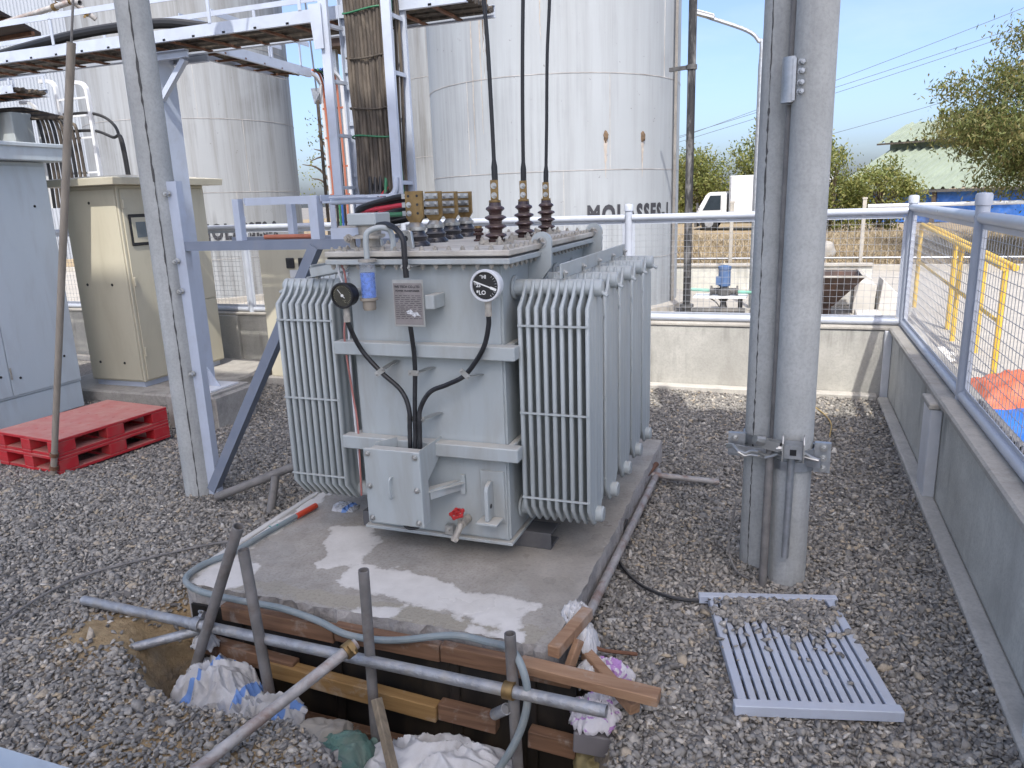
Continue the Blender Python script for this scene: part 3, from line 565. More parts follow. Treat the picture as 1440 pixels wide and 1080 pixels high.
# ------------------------------------------------------------------ pipes about the pit
def pipe(p, q, r, mat, label, n=16, name='steel_pipe', wob=0.0):
    p, q = Vector(p), Vector(q); P = [p+(q-p)*i/6+Vector((0,0,math.sin(i/6*math.pi)*wob)) for i in range(7)]
    b = MB(); b.tube(P, r, n, hollow=True); return tag(b.build(name, mat), label, 'pipe')
def clamp(parent, c, axis, r, mat='brass'):
    c = Vector(c); ax = Vector(axis).normalized(); b = MB(); b.ring(c, ax, r+0.010, r+0.0005, 0.045, 20); s_ = ax.orthogonal().normalized()
    b.bar(c+s_*(r+0.002), c+s_*(r+0.04), 0.03, 0.02, up=tuple(ax)); b.bolt(c+s_*(r+0.03), ax.cross(s_), 0.008, 0.03)
    return b.build('clamp', mat, parent)
big = pipe((-3.53,2.66,0.055), (-0.575,2.46,0.175), 0.026, 'galv_mud', 'long mortar splashed galvanised pipe lying across the pit in front of the pad')
clamp(big, (-2.69,2.605,0.089), (0.99,-0.07,0.04), 0.027, 'galv_mud'); clamp(big, (-0.985,2.49,0.158), (0.99,-0.07,0.04), 0.027)
dg = pipe((-2.02,1.80,0.045), (-1.675,2.46,0.262), 0.024, 'galv_rust', 'rusty pipe rising from the gravel to the middle upright over the pit')
clamp(dg, (-1.692,2.427,0.251), (0.345,0.66,0.217), 0.025)
p1_ = pipe((-1.655,2.535,0.575), (-1.70,2.58,-0.55), 0.024, 'post_grey', 'upright stained pipe in the middle of the pit, capped dark at the top')
p2_ = pipe((-0.985,2.52,0.40), (-0.97,2.53,-0.60), 0.024, 'post_grey', 'upright pipe at the right end of the pit inside the hose loop')
p3_ = pipe((-2.30,2.55,0.575), (-2.235,2.55,-0.45), 0.026, 'post_grey', 'second leaning pipe from the left, muddy, tilted right over the white sacks')
p4_ = pipe((-2.31,2.55,0.69), (-2.80,2.58,-0.30), 0.026, 'post_grey', 'leftmost leaning pipe at the pit, tilted to the left going down')
pipe((-3.04,2.46,-0.03), (-2.70,2.66,0.03), 0.024, 'galv_mud', 'short pipe stub with brass clamp poking out of the sandy hole')
pipe((-1.08,2.55,-0.02), (-1.005,2.50,0.06), 0.024, 'galv_mud', 'short muddy pipe end beside the right upright in the pit')
pipe((-0.845,3.13,0.10), (-0.845,5.35,0.085), 0.024, 'galv_rust', 'rusty pipe lying along the right side of the pad')
pr_ = pipe((-0.96,5.22,0.105), (-0.40,5.30,0.06), 0.022, 'galv_rust', 'short pipe sticking out to the right behind the pad corner')
pipe((-0.87,5.40,0.12), (-0.90,5.12,0.13), 0.02, 'rust', 'small rusty stub clamped at the back right pad corner')
pipe((-3.88,4.10,0.045), (-3.05,4.42,0.37), 0.032, 'old_pipe', 'grey pipe rising from the steel post toward the left radiator')
pipe((-3.40,4.07,-0.05), (-3.385,4.17,0.235), 0.030, 'old_pipe', 'muddy pipe stub standing under the rising grey pipe')
# hose
hp = [(-2.80,3.78,0.225),(-2.845,3.40,0.222),(-2.87,3.1,0.222),(-2.93,2.92,0.222),(-2.90,2.77,0.222),(-2.74,2.685,0.225),(-2.5,2.68,0.215),(-2.26,2.70,0.20),(-2.04,2.69,0.175),(-1.85,2.66,0.15),(-1.62,2.66,0.165),(-1.33,2.69,0.225),(-1.14,2.66,0.245),(-1.0,2.56,0.30),(-0.925,2.50,0.25),(-0.905,2.48,0.13),(-0.945,2.46,-0.03),(-1.03,2.42,-0.19),(-1.15,2.36,-0.36)]
b = MB(); b.tube(catmull(hp, 8), 0.0165, 10); hose = tag(b.build('hose', 'hose_grey'), 'grey flexible hose looping along the front edge of the pad', 'hose')
b = MB(); b.tube(catmull([(-2.795,3.80,0.225),(-2.80,3.74,0.225),(-2.815,3.62,0.224)], 6), 0.0185, 10); b.build('taped_end', 'orange_tape', hose)
b = MB(); b.tube(catmull([(-2.83,3.45,0.24),(-2.87,3.47,0.20),(-2.95,3.50,0.19),(-3.02,3.52,0.10),(-3.12,3.50,0.03)], 6), 0.005, 6); tag(b.build('twine', 'twine'), 'teal twine tied round the hose beside the pad', 'twine')
# sacks, rags
def sackmat_striped():
    m, t, bs, co = newmat('sack_striped'); v = co.outputs['Object']
    wv = nd(t, 'ShaderNodeTexWave'); wv.inputs['Scale'].default_value = 1.35; wv.inputs['Distortion'].default_value = 2.0; wv.inputs['Detail'].default_value = 1
    t.links.new(mapping(t, v, (1,0.35,0), rot=(0,0,0.5)), wv.inputs['Vector'])
    cc = mixc(t, ramp(t, noise(t, v, 4, 6, 0.65), [(0.45,0.0),(0.7,0.75)]), (0.52,0.52,0.52), (0.30,0.28,0.255))
    cc = mixc(t, ramp(t, wv.outputs['Fac'], [(0.955,0.0),(0.965,0.85)]), cc, (0.10,0.25,0.60))
    t.links.new(cc, bs.inputs['Base Color']); bs.inputs['Roughness'].default_value = 0.7; bump(t, bs, noise(t, v, 11, 5, 0.6), 0.6, 0.02)
sackmat_striped()
def sackmat_purple():
    m, t, bs, co = newmat('sack_purple'); v = co.outputs['Object']; n = noise(t, v, 16, 3, 0.5, 1.5)
    cc = mixc(t, ramp(t, n, [(0.56,0.0),(0.60,0.7)]), (0.62,0.60,0.62), (0.32,0.06,0.42))
    t.links.new(cc, bs.inputs['Base Color']); bs.inputs['Roughness'].default_value = 0.6; bump(t, bs, noise(t, v, 11, 5, 0.6), 0.5, 0.02)
sackmat_purple()
def sack(name, c, size, mat, label, seed, amp=0.25, fold=0.6, rot=0.0, cat='sack', freq=1.9, sub=5):
    V, Fc = blob(c, size, amp, freq, seed, sub, None, fold, rot); b = MB(); b.add(V, Fc); return tag(b.build(name, mat, smooth=60, recalc=False), label, cat)
def cloth(name, c, sx, sy, h, mat, label, seed, rot=0.0, ridge=0.05, cat='sack', n=64, tilt=(0,0), fr=2.2):
    """thin crumpled sheet: domed grid with sharp ridged folds and a ragged edge"""
    V = []; of = Vector((seed*5.1, seed*2.7, 0)); cr, sr = math.cos(rot), math.sin(rot); c = Vector(c)
    for j in range(n+1):
        for i in range(n+1):
            u, v = 2*i/n-1, 2*j/n-1; r = math.hypot(u, v); k = max(abs(u), abs(v)); 
            if r > 1e-6: u2, v2 = u*k/r*(0.85+0.15*r), v*k/r*(0.85+0.15*r)
            else: u2, v2 = 0, 0
            a = math.atan2(v, u); e = 1+0.20*mnoise.noise(Vector((math.cos(a)*1.8, math.sin(a)*1.8, seed)))+0.07*mnoise.noise(Vector((math.cos(a)*6, math.sin(a)*6, seed+4)))
            x, y = u2*e*sx, v2*e*sy; q_ = Vector((u2*fr, v2*fr, 0))+of; w_ = Vector((mnoise.noise(q_*0.8), mnoise.noise(q_*0.8+Vector((7,1,2))), 0))*0.9
            f1 = 1-abs(mnoise.noise(q_+w_))*2.6; f2 = 1-abs(mnoise.noise((q_+w_*0.6)*2.3))*2.6; f3 = mnoise.noise(q_*6)
            z = h*(1-k*k)+ridge*(max(f1,-0.6)*1.0+max(f2,-0.6)*0.24+f3*0.05)-0.03*k**6+u2*tilt[0]+v2*tilt[1]
            V.append(c+Vector((x*cr-y*sr, x*sr+y*cr, z)))
    N = n+1; b = MB(); b.add(V, [(j*N+i,j*N+i+1,(j+1)*N+i+1,(j+1)*N+i) for j in range(n) for i in range(n)])
    o = b.build(name, mat, smooth=70, recalc=False); md = o.modifiers.new('thick', 'SOLIDIFY'); md.thickness = 0.003; return tag(o, label, cat)
cloth('cement_sack', (-2.49,2.49,-0.20), 0.27, 0.18, 0.10, 'sack_striped', 'crumpled white sack with blue stripes left in the pit under the leaning pipes', 2, rot=-0.35, ridge=0.06, tilt=(-0.02,0.02))
cloth('cement_sack', (-2.17,2.38,-0.19), 0.20, 0.14, 0.08, 'sack_striped', 'smaller white and blue sack tucked beside the rusty pipe in the pit', 5, rot=0.5, ridge=0.05)
cloth('cement_sack', (-2.70,2.64,-0.03), 0.07, 0.06, 0.03, 'sack_striped', 'small scrap of blue and white sack behind the leftmost pipe', 9, n=30, ridge=0.02)
cloth('cement_sack', (-1.34,2.44,-0.33), 0.36, 0.24, 0.11, 'sack_white', 'large dirty white sack spread on the pit floor at the bottom edge', 3, rot=0.25, ridge=0.055)
cloth('cement_sack', (-1.52,2.14,-0.34), 0.28, 0.18, 0.10, 'sack_white', 'white sack lowest at the bottom edge beside the green sack', 14, rot=-0.2, ridge=0.05)
cloth('cement_sack', (-1.76,2.36,-0.26), 0.19, 0.12, 0.07, 'sack_green', 'muddy green sack in the pit beside the white sacks', 6, rot=0.9, ridge=0.035)
sack('cement_sack', (-1.90,2.40,-0.25), (0.15,0.10,0.09), 'sack_buff', 'buff coloured sack in the pit left of the green sack', 7, fold=0.25, rot=0.7)
cloth('plastic_bag', (-0.67,2.70,-0.05), 0.13, 0.10, 0.07, 'sack_purple', 'white plastic bag with purple print under the timber end', 8, rot=0.3, cat='bag', ridge=0.035, n=44)
cloth('plastic_bag', (-0.665,2.90,0.03), 0.11, 0.075, 0.05, 'sack_purple', 'white plastic bag with purple print behind the long reddish timber', 11, cat='bag', ridge=0.025, n=44)
sack('cement_sack', (-0.68,2.72,-0.36), (0.10,0.12,0.15), 'sack_yellow', 'yellowish sack standing in the right end of the pit', 12, fold=0.2)
b = MB(); b.bar((-0.76,2.68,-0.12), (-0.56,2.70,-0.13), 0.16, 0.10); tag(b.build('carton', 'carton', bev=0.006), 'flattened grey carton under the plastic bag in the pit', 'carton')
cloth('rag', (-0.865,3.06,0.20), 0.065, 0.075, 0.03, 'sack_white', 'white rag bunched on the pad behind the grout covered block', 15, cat='rag', n=36, ridge=0.03, fr=2.6)
cloth('rag', (-0.785,2.99,0.13), 0.05, 0.10, 0.04, 'sack_white', 'white plastic scrap hanging beside the grout covered block', 16, cat='rag', n=36, ridge=0.025, tilt=(-0.04,0))
cloth('rag', (-0.745,2.86,0.045), 0.065, 0.10, 0.03, 'sack_white', 'white plastic scrap on the gravel right of the pad corner', 17, cat='rag', n=36, ridge=0.02)
cloth('rag', (-2.62,3.87,0.210), 0.10, 0.08, 0.008, 'sack_striped', 'pale crumpled plastic sheet on the pad left of the transformer', 18, cat='rag', n=44, ridge=0.012, fr=3)
b = MB(); b.tube(catmull([(-0.89,2.92,0.14),(-0.78,2.97,0.12),(-0.72,3.0,0.075),(-0.575,3.08,0.03)], 6), 0.009, 8); tag(b.build('reinforcing_bar', 'rust'), 'short dark reinforcing bar poking from the pad corner into the gravel', 'steel bar')
# wires on the gravel
def wire(P, r, mat, label):
    b = MB(); b.tube(catmull(P, 8), r, 7); return tag(b.build('wire', mat), label, 'wire')
wire([(-3.8,2.37,0.03),(-3.84,2.65,0.035),(-3.82,2.92,0.03),(-3.62,3.2,0.03),(-3.36,3.47,0.035),(-3.05,3.62,0.04)], 0.008, 'old_pipe', 'brown wire lying on the gravel left of the pad')
wire([(-0.88,4.35,0.12),(-0.90,4.19,0.03),(-0.84,3.95,0.03),(-0.68,3.72,0.035),(-0.5,3.63,0.035),(-0.35,3.645,0.03),(-0.25,3.66,0.04)], 0.0095, 'cable_black', 'black cable running over the gravel to the grating corner')
wire([(-0.22,4.3,0.35),(-0.25,4.18,0.12),(-0.2,4.05,0.03),(-0.12,3.95,0.03)], 0.006, 'old_pipe', 'thin wire hanging down the left side of the double pole')
wire([(0.02,7.9,0.03),(0.25,7.75,0.035),(0.42,7.2,0.03),(0.40,6.7,0.03)], 0.006, 'straw', 'thin dry twig on the gravel near the back wall')

# ------------------------------------------------------------------ transformer
T = thing('power_transformer', (-1.765,4.36,0.2), 'large grey oil filled power transformer on the concrete pad', 'transformer')
PG = 'paint_grey'
MB().box(-2.20,-1.33,3.47,5.25,0.318,1.798).build('tank', PG, T, bev=0.012, segs=2)
MB().box(-2.215,-1.315,3.455,5.265,0.298,0.316).build('base_plate', PG, T, bev=0.003)
for y in (3.66, 4.88):
    b = MB(); b.channel((-2.36,y,0.249), (-1.165,y,0.249), 0.096, 0.15, 0.012, side=-1); b.build('skid', 'skid_dark', T, bev=0.002)
for z0, z1 in ((1.325,1.395),(0.795,0.868)):
    b = MB(); b.box(-2.275,-1.245,3.39,3.468,z0,z1); b.build('stiffener', PG, T, bev=0.005)
    b = MB(); b.box(-1.328,-1.292,3.47,5.3,z0+0.002,z1-0.002); b.build('stiffener', PG, T, bev=0.005)
    b = MB(); b.box(-2.238,-2.202,3.47,5.3,z0+0.002,z1-0.002); b.build('stiffener', PG, T, bev=0.005)
MB().box(-2.285,-1.255,3.395,5.325,1.80,1.828).build('rim_flange', PG, T, bev=0.004)
MB().box(-2.275,-1.265,3.405,5.315,1.830,1.838).build('gasket', 'rubber', T)
lid = MB().box(-2.285,-1.255,3.395,5.325,1.840,1.868).build('lid', 'lid_dusty', T, bev=0.004)
b = MB()
for i in range(14):
    x = -2.255+i*(0.97/13); b.bolt((x,3.425,1.868), (0,0,1), 0.0125, 0.014); b.bolt((x,3.425,1.80), (0,0,-1), 0.0125, 0.018); b.bolt((x,5.295,1.868), (0,0,1), 0.0125, 0.014)
for i in range(24):
    y = 3.50+i*(1.72/23)
    for x in (-1.285,-2.255): b.bolt((x,y,1.868), (0,0,1), 0.0125, 0.014); b.bolt((x,y,1.80), (0,0,-1), 0.0125, 0.018)
b.build('flange_bolts', 'bolt_dusty', T, kind='stuff')
# radiators
def fin_mesh(xc, yc):
    lev = [(0.405,0.045),(0.435,0.075),(0.52,0.150),(1.575,0.150),(1.625,0.085),(1.665,0.055),(1.70,0.035)]
    half = [(0.0,0.0035),(0.012,0.0085),(0.04,0.0110),(0.09,0.0110),(0.125,0.0080),(0.16,0.006),(0.20,0.006),(0.235,0.0095),(0.30,0.0105),(0.345,0.007),(0.37,0.006),(0.40,0.0095),(0.5,0.0105)]
    prf = half+[(1-u, t_) for u, t_ in half[-2::-1]]; N = len(prf); b = MB(); V = []
    for z, hd in lev:
        row = [(xc+t_*(1.0 if hd > 0.1 else 0.8), yc-hd+2*hd*u, z) for u, t_ in prf]
        V += row+[(xc-(p[0]-xc), p[1], p[2]) for p in row[::-1]]
    M = 2*N; Fc = [(r*M+i, r*M+(i+1)%M, (r+1)*M+(i+1)%M, (r+1)*M+i) for r in range(len(lev)-1) for i in range(M)]
    Fc += [tuple(range(M-1,-1,-1)), tuple((len(lev)-1)*M+i for i in range(M))]; b.add(V, Fc); return b
def radiator(yc, sgn):
    x_t = -1.332 if sgn > 0 else -2.198; x_e = -0.862 if sgn > 0 else -2.735; xs_ = [-1.256+i*0.0435 for i in range(9)] if sgn > 0 else [-2.355-i*0.0435 for i in range(9)]
    hdr = []
    for z in (1.66, 0.455):
        b = MB(); b.lathe([(0.043,0),(0.043,abs(x_e-x_t)-0.008),(0.036,abs(x_e-x_t)),(0.01,abs(x_e-x_t)+0.001)], (x_t,yc,z), (sgn,0,0), 20)
        b.ring((x_t+sgn*0.012,yc,z), (1,0,0), 0.062, 0.0425, 0.012, 20); hdr.append(b)
    hdr[0].cyl((x_e-sgn*0.004,yc-0.012,1.64), (x_e+sgn*0.03,yc-0.022,1.622), 0.010, 8); hdr[1].cyl((x_e-sgn*0.05,yc,0.40), (x_e-sgn*0.05,yc,0.425), 0.010, 8)
    r = hdr[0].build('radiator', 'paint_grey_clean', T); hdr[1].build('bottom_header', 'paint_grey_clean', r)
    fm = None
    for x in xs_:
        if fm is None:
            f = fin_mesh(x, yc).build('fin', 'paint_grey_clean', r, smooth=50); fm = f.data; x0 = x
        else:
            f = bpy.data.objects.new('fin', fm); COL.objects.link(f); f.parent = r; f.location = (x-x0,0,0)
    for z in (1.487,1.035,0.572):
        b = MB(); b.bar((min(xs_)-0.008,yc-0.154,z), (max(xs_)+0.008,yc-0.154,z), 0.006, 0.010); b.build('tie_bar', 'paint_grey_clean', r)
        b = MB(); b.bar((min(xs_)-0.008,yc+0.154,z), (max(xs_)+0.008,yc+0.154,z), 0.006, 0.010); b.build('tie_bar', 'paint_grey_clean', r)
    return r
for i in range(5):
    radiator(3.652+0.365*i, 1); radiator(3.652+0.365*i, -1)
for x in (-1.065, -2.52):
    b = MB(); b.bar((x,3.60,1.745), (x,5.15,1.745), 0.008, 0.075); br = b.build('radiator_brace', PG, T, bev=0.002)
    b = MB()
    for i in range(5):
        y = 3.652+0.365*i; b.bolt((x+0.004,y,1.735), (1,0,0), 0.014, 0.014); b.bolt((x-0.004,y,1.735), (-1,0,0), 0.014, 0.014); b.bar((x+0.012,y,1.695), (x+0.012,y,1.745), 0.03, 0.006, up=(1,0,0))
    b.build('brace_bolts', 'bolt_zinc', T)
    if x < -2: b = MB(); b.angle((x,3.603,1.715), (x-(x+1.765)*0.36,3.603,1.76), 0.05, 0.006); b.build('brace_arm', PG, T)
# lifting lugs
for y in (3.90, 5.06):
    for sg, xw in ((1,-1.329),(-1,-2.201)):
        b = MB(); cx = xw+sg*0.075; b.ring((cx,y,1.872), (0,1,0), 0.056, 0.024, 0.030, 28)
        b.prism([(xw,1.58),(xw,1.79),(cx-sg*0.054,1.85),(cx-sg*0.05,1.866),(cx-sg*0.0245,1.866),(cx-sg*0.0165,1.855),(cx,1.8478),(cx+sg*0.0165,1.855),(cx+sg*0.0245,1.866),(cx+sg*0.0545,1.866),(cx+sg*0.0545,1.745)], (0,y,0), (1,0,0), (0,0,1), 0.026)
        lg = b.build('lifting_lug', 'paint_grey_clean', T)
        b = MB(); b.ring((cx,y,1.872), (0,1,0), 0.032, 0.0235, 0.040, 20); b.build('bush', 'tin', lg)
b = MB(); b.prism([(-0.042,0),(0.042,0),(0.032,0.085),(0.02,0.095),(-0.02,0.095),(-0.032,0.085)], (-1.905,3.60,1.868), (1,0,0), (0,0,1), 0.022); lg = b.build('lid_lug', 'tin', T, bev=0.003)
b = MB(); b.ring((-1.905,3.588,1.92), (0,1,0), 0.024, 0.015, 0.004, 18); b.build('eye_rim', 'tin', lg); b = MB(); b.lathe([(0.015,0),(0.015,0.0025)], (-1.905,3.5875,1.92), (0,-1,0), 16); b.build('eye', 'rubber', lg)
# high voltage bushings
HV = [(-1.505,3.875),(-1.487,4.295),(-1.555,4.95)]
for x, y in HV:
    b = MB(); prof = [(0.043,0.0),(0.043,0.025)]
    for k in range(4): z = 0.03+k*0.047; prof += [(0.036,z),(0.060 if k < 3 else 0.052,z+0.014),(0.055 if k < 3 else 0.048,z+0.024),(0.034,z+0.032)]
    prof += [(0.032,0.22),(0.02,0.222)]
    b.lathe(prof, (x,y,1.868), n=24); bu = b.build('high_voltage_bushing', 'porcelain_brown', T, smooth=50)
    b = MB(); b.lathe([(0.03,0.218),(0.032,0.222),(0.032,0.232),(0.012,0.234)], (x,y,1.868), n=16); b.box(x-0.021,x+0.021,y-0.007,y+0.007,2.098,2.205); b.build('terminal', 'brass', bu, bev=0.002)
    b = MB()
    for z in (2.125,2.175): b.bolt((x,y-0.0075,z), (0,-1,0), 0.0125, 0.012)
    b.build('terminal_bolts', 'bolt_zinc', bu)
    b = MB(); b.ring((x,y,1.874), (0,0,1), 0.075, 0.044, 0.012, 24)
    for k in range(4):
        a = k*math.pi/2+0.6; b.bar((x+math.cos(a)*0.045,y+math.sin(a)*0.045,1.888), (x+math.cos(a)*0.095,y+math.sin(a)*0.095,1.878), 0.028, 0.018); b.bolt((x+math.cos(a)*0.078,y+math.sin(a)*0.078,1.888), (0,0,1), 0.011, 0.016)
    b.build('clamp_ring', 'bolt_dusty', bu)
# low voltage bushings
LV = [(-1.94,3.783),(-2.00,4.15),(-2.045,4.48),(-2.075,4.78)]
for i, (x, y) in enumerate(LV):
    b = MB(); b.lathe([(0.075,0),(0.075,0.012),(0.058,0.03),(0.062,0.05),(0.068,0.052),(0.050,0.066),(0.046,0.085),(0.03,0.086)], (x,y,1.868), n=24)
    bu = b.build('low_voltage_bushing', 'porcelain_dark', T, smooth=45)
    b = MB(); b.lathe([(0.05,0.083),(0.055,0.086),(0.055,0.105),(0.048,0.108),(0.035,0.125),(0.02,0.13)], (x,y,1.868), n=20); b.build('collar', 'tin', bu)
    b = MB(); b.prism([(-0.026,0),(0.026,0),(0.052,0.035),(0.052,0.175),(-0.052,0.175),(-0.052,0.035)], (x,y,1.988), (1,0,0), (0,0,1), 0.022); b.build('bus_plate', 'brass', bu, bev=0.002)
    b = MB(); bz = MB()
    for k in range(3):
        z = 2.045+k*0.046
        if i > 0:
            b.box(x-0.052,x+0.034,y-0.019,y-0.0115,z-0.016,z+0.016)
            for dx in (-0.036,0.015): bz.bolt((x+dx,y-0.0195,z), (0,-1,0), 0.0115, 0.013)
        else:
            for dx in (-0.03,0.022):
                if dx < 0 and k < 2: bz.bolt((x+dx,y-0.0115,z), (0,-1,0), 0.0115, 0.013)
                else: bz.lathe([(0.0075,0),(0.0075,0.001)], (x+dx,y-0.0112,z), (0,-1,0), 10, 1)
        b.box(x-0.085,x+0.03,y+0.0115,y+0.018,z-0.014,z+0.014)
    b.build('cable_lugs', 'tin', bu, bev=0.0015); bz.build('terminal_bolts', ['bolt_zinc','rubber'], bu)
b = MB(); b.lathe([(0.03,0),(0.03,0.01),(0.018,0.014),(0.018,0.03),(0.032,0.035),(0.032,0.048),(0.022,0.052),(0.030,0.062),(0.030,0.074),(0.01,0.076)], (-1.735,4.18,1.868), n=16); b.build('neutral_stud', 'porcelain_brown', T)
b = MB(); b.lathe([(0.024,0.076),(0.024,0.088),(0.01,0.09)], (-1.735,4.18,1.868), n=8); b.build('stud_cap', 'brass', T)
# relay box and breather
b = MB(); b.lathe([(0.075,0),(0.075,0.012),(0.052,0.016),(0.052,0.06),(0.08,0.064),(0.08,0.078),(0.06,0.08),(0.06,0.125),(0.03,0.126)], (-2.10,3.56,1.868), n=22); rl = b.build('gas_relay', 'bolt_dusty', T)
MB().box(-2.185,-2.015,3.48,3.64,1.995,2.058).build('relay_box', 'paint_grey_clean', rl, bev=0.006)
b = MB(); b.bar((-2.21,3.50,1.935), (-2.0,3.50,1.935), 0.05, 0.012); b.bar((-2.185,3.52,1.875), (-2.185,3.52,1.935), 0.03, 0.012, up=(0,1,0)); b.bolt((-2.18,3.475,1.93), (0,-1,0), 0.018, 0.02); b.build('bracket', 'bolt_dusty', rl)
b = MB(); b.tube(catmull([(-1.90,3.44,1.87),(-1.90,3.44,1.93),(-1.912,3.425,1.975),(-1.955,3.39,1.985),(-1.995,3.36,1.965),(-2.005,3.352,1.92),(-2.005,3.352,1.835)], 8), 0.0145, 12); b.build('breather_pipe', PG, T)
b = MB(); b.lathe([(0.046,0.0),(0.046,0.012),(0.04,0.014)], (-2.005,3.352,1.820), n=20); b.lathe([(0.030,0.0),(0.034,0.008),(0.034,0.045),(0.046,0.05),(0.046,0.062),(0.02,0.064)], (-2.012,3.352,1.575), n=18, m=1); bt = b.build('silica_breather', ['bolt_dusty','guard_pvc'], T)
b = MB(); b.lathe([(0.037,0.0),(0.037,0.125),(0.01,0.126)], (-2.010,3.352,1.640), n=20); b.build('silica_gel', 'silica_blue', bt)
b = MB(); b.lathe([(0.041,0.0),(0.041,0.185)], (-2.008,3.352,1.637), n=20)
m, t_, bs, co = newmat('clear_plastic'); bs.inputs['Base Color'].default_value = (0.8,0.85,0.9,1); bs.inputs['Roughness'].default_value = 0.12; bs.inputs['Alpha'].default_value = 0.16
b.build('clear_cup', 'clear_plastic', bt)
# nameplate
np_ = MB().box(-1.862,-1.692,3.332,3.337,1.497,1.732).build('nameplate', 'tin', T, bev=0.0015)
MB().box(-1.855,-1.699,3.3295,3.3315,1.507,1.715).build('engraved_plate', 'plate_steel', np_)
MB().box(-1.690,-1.640,3.34,3.468,1.585,1.655).build('bracket', PG, np_, bev=0.003)
def plate_text(txt, size, x, z, y, parent, mat, align='CENTER', offset=0.0, name='lettering'):
    V, Fc = text_mesh(txt, size, offset, 1.0, align); b = MB(); b.add([(x+a, y, z+c) for a, c in V], Fc); return b.build(name, mat, parent, smooth=0, recalc=False)
plate_text('WE TECH CO.,LTD.', 0.0165, -1.777, 1.692, 3.3285, np_, 'black_paint', offset=0.0006)
plate_text('POWER TRANSFORMER', 0.0125, -1.777, 1.673, 3.3285, np_, 'black_paint', offset=0.0005)
b = MB(); rr = random.Random(3)
for k in range(13):
    z = 1.652-k*0.0095; x = -1.848
    while x < -1.706:
        l = rr.uniform(0.008,0.03); b.box(x,min(x+l,-1.704),3.3284,3.3290,z,z+0.0022); x += l+rr.uniform(0.004,0.012)
b.build('engraved_lines', 'black_paint', np_, kind='stuff')
b = MB(); b.prism([(-1.79,1.575),(-1.765,1.585),(-1.75,1.57),(-1.73,1.572),(-1.712,1.552),(-1.735,1.556),(-1.745,1.545),(-1.765,1.560),(-1.785,1.562)], (0,3.3288,0), (1,0,0), (0,0,1), 0.0006); b.build('scuff', 'paint_white', np_)
# dial gauges
def gauge(c, r, rim, face, depth, yb):
    x, y, z = c; b = MB(); b.lathe([(r*0.9,0),(r*0.93,depth*0.9),(r,depth),(r,depth+0.016),(r*0.96,depth+0.020),(r*0.86,depth+0.020),(r*0.84,depth+0.010),(0.001,depth+0.010)], (x,y+depth+0.02,z), (0,-1,0), 32)
    g = b.build('dial_gauge', rim, T, smooth=40)
    b = MB(); b.lathe([(r*0.84,0),(r*0.84,0.002)], (x,y+0.0095,z), (0,-1,0), 30); b.build('dial_face', face, g)
    b = MB(); b.cyl((x,y+depth+0.015,z), (x,yb,z), 0.022, 12); b.build('mounting_stem', PG, g)
    b = MB(); b.cyl((x,y+0.035,z-r*0.9), (x,y+0.035,z-r-0.045), 0.017, 12); b.lathe([(0.019,0),(0.019,0.03)], (x,y+0.035,z-r-0.072), n=6); b.build('cable_gland', 'bolt_dusty', g)
    return g
g1 = gauge((-1.356,3.315,1.706), 0.078, 'paint_white', 'dial_dark', 0.05, 3.472)
for txt, s_, dx, dz in (('*HI',0.024,-0.01,0.034),('*25',0.024,-0.04,-0.006),('*LO',0.028,-0.022,-0.042)): plate_text(txt, s_, -1.356+dx, 1.706+dz, 3.3212, g1, 'dial_mark', offset=0.0006)
b = MB(); b.bar((-1.414,3.3205,1.727), (-1.300,3.3205,1.686), 0.002, 0.006); b.bar((-1.33,3.3202,1.697), (-1.300,3.3202,1.686), 0.002, 0.012); b.build('needle', 'dial_mark', g1)
b = MB()
for k in range(9): a = math.radians(-60+k*14); b.bar((-1.356+math.cos(a)*0.05,3.321,1.706+math.sin(a)*0.05), (-1.356+math.cos(a)*0.06,3.321,1.706+math.sin(a)*0.06), 0.001, 0.002, up=(0,1,0))
b.build('scale_marks', 'dial_mark', g1, kind='stuff')
g2 = gauge((-2.118,3.265,1.657), 0.066, 'rubber', 'dial_olive', 0.05, 3.472)
b = MB()
for k in range(28): a = math.radians(-50+k*10); b.bar((-2.118+math.cos(a)*0.044,3.271,1.657+math.sin(a)*0.044), (-2.118+math.cos(a)*0.051,3.271,1.657+math.sin(a)*0.051), 0.001, 0.0016, up=(0,1,0))
b.build('scale_marks', 'dial_dim', g2, kind='stuff')
b = MB(); b.bar((-2.118,3.2708,1.657), (-2.143,3.2708,1.688), 0.0015, 0.004, up=(0,1,0)); b.lathe([(0.008,0),(0.006,0.006)], (-2.118,3.272,1.657), (0,-1,0), 10); b.bar((-2.118,3.2708,1.657), (-2.105,3.2708,1.645), 0.0015, 0.006, up=(0,1,0)); b.build('needle', 'dial_mark', g2)
plate_text('°C', 0.02, -2.108, 1.622, 3.2715, g2, 'dial_dim')
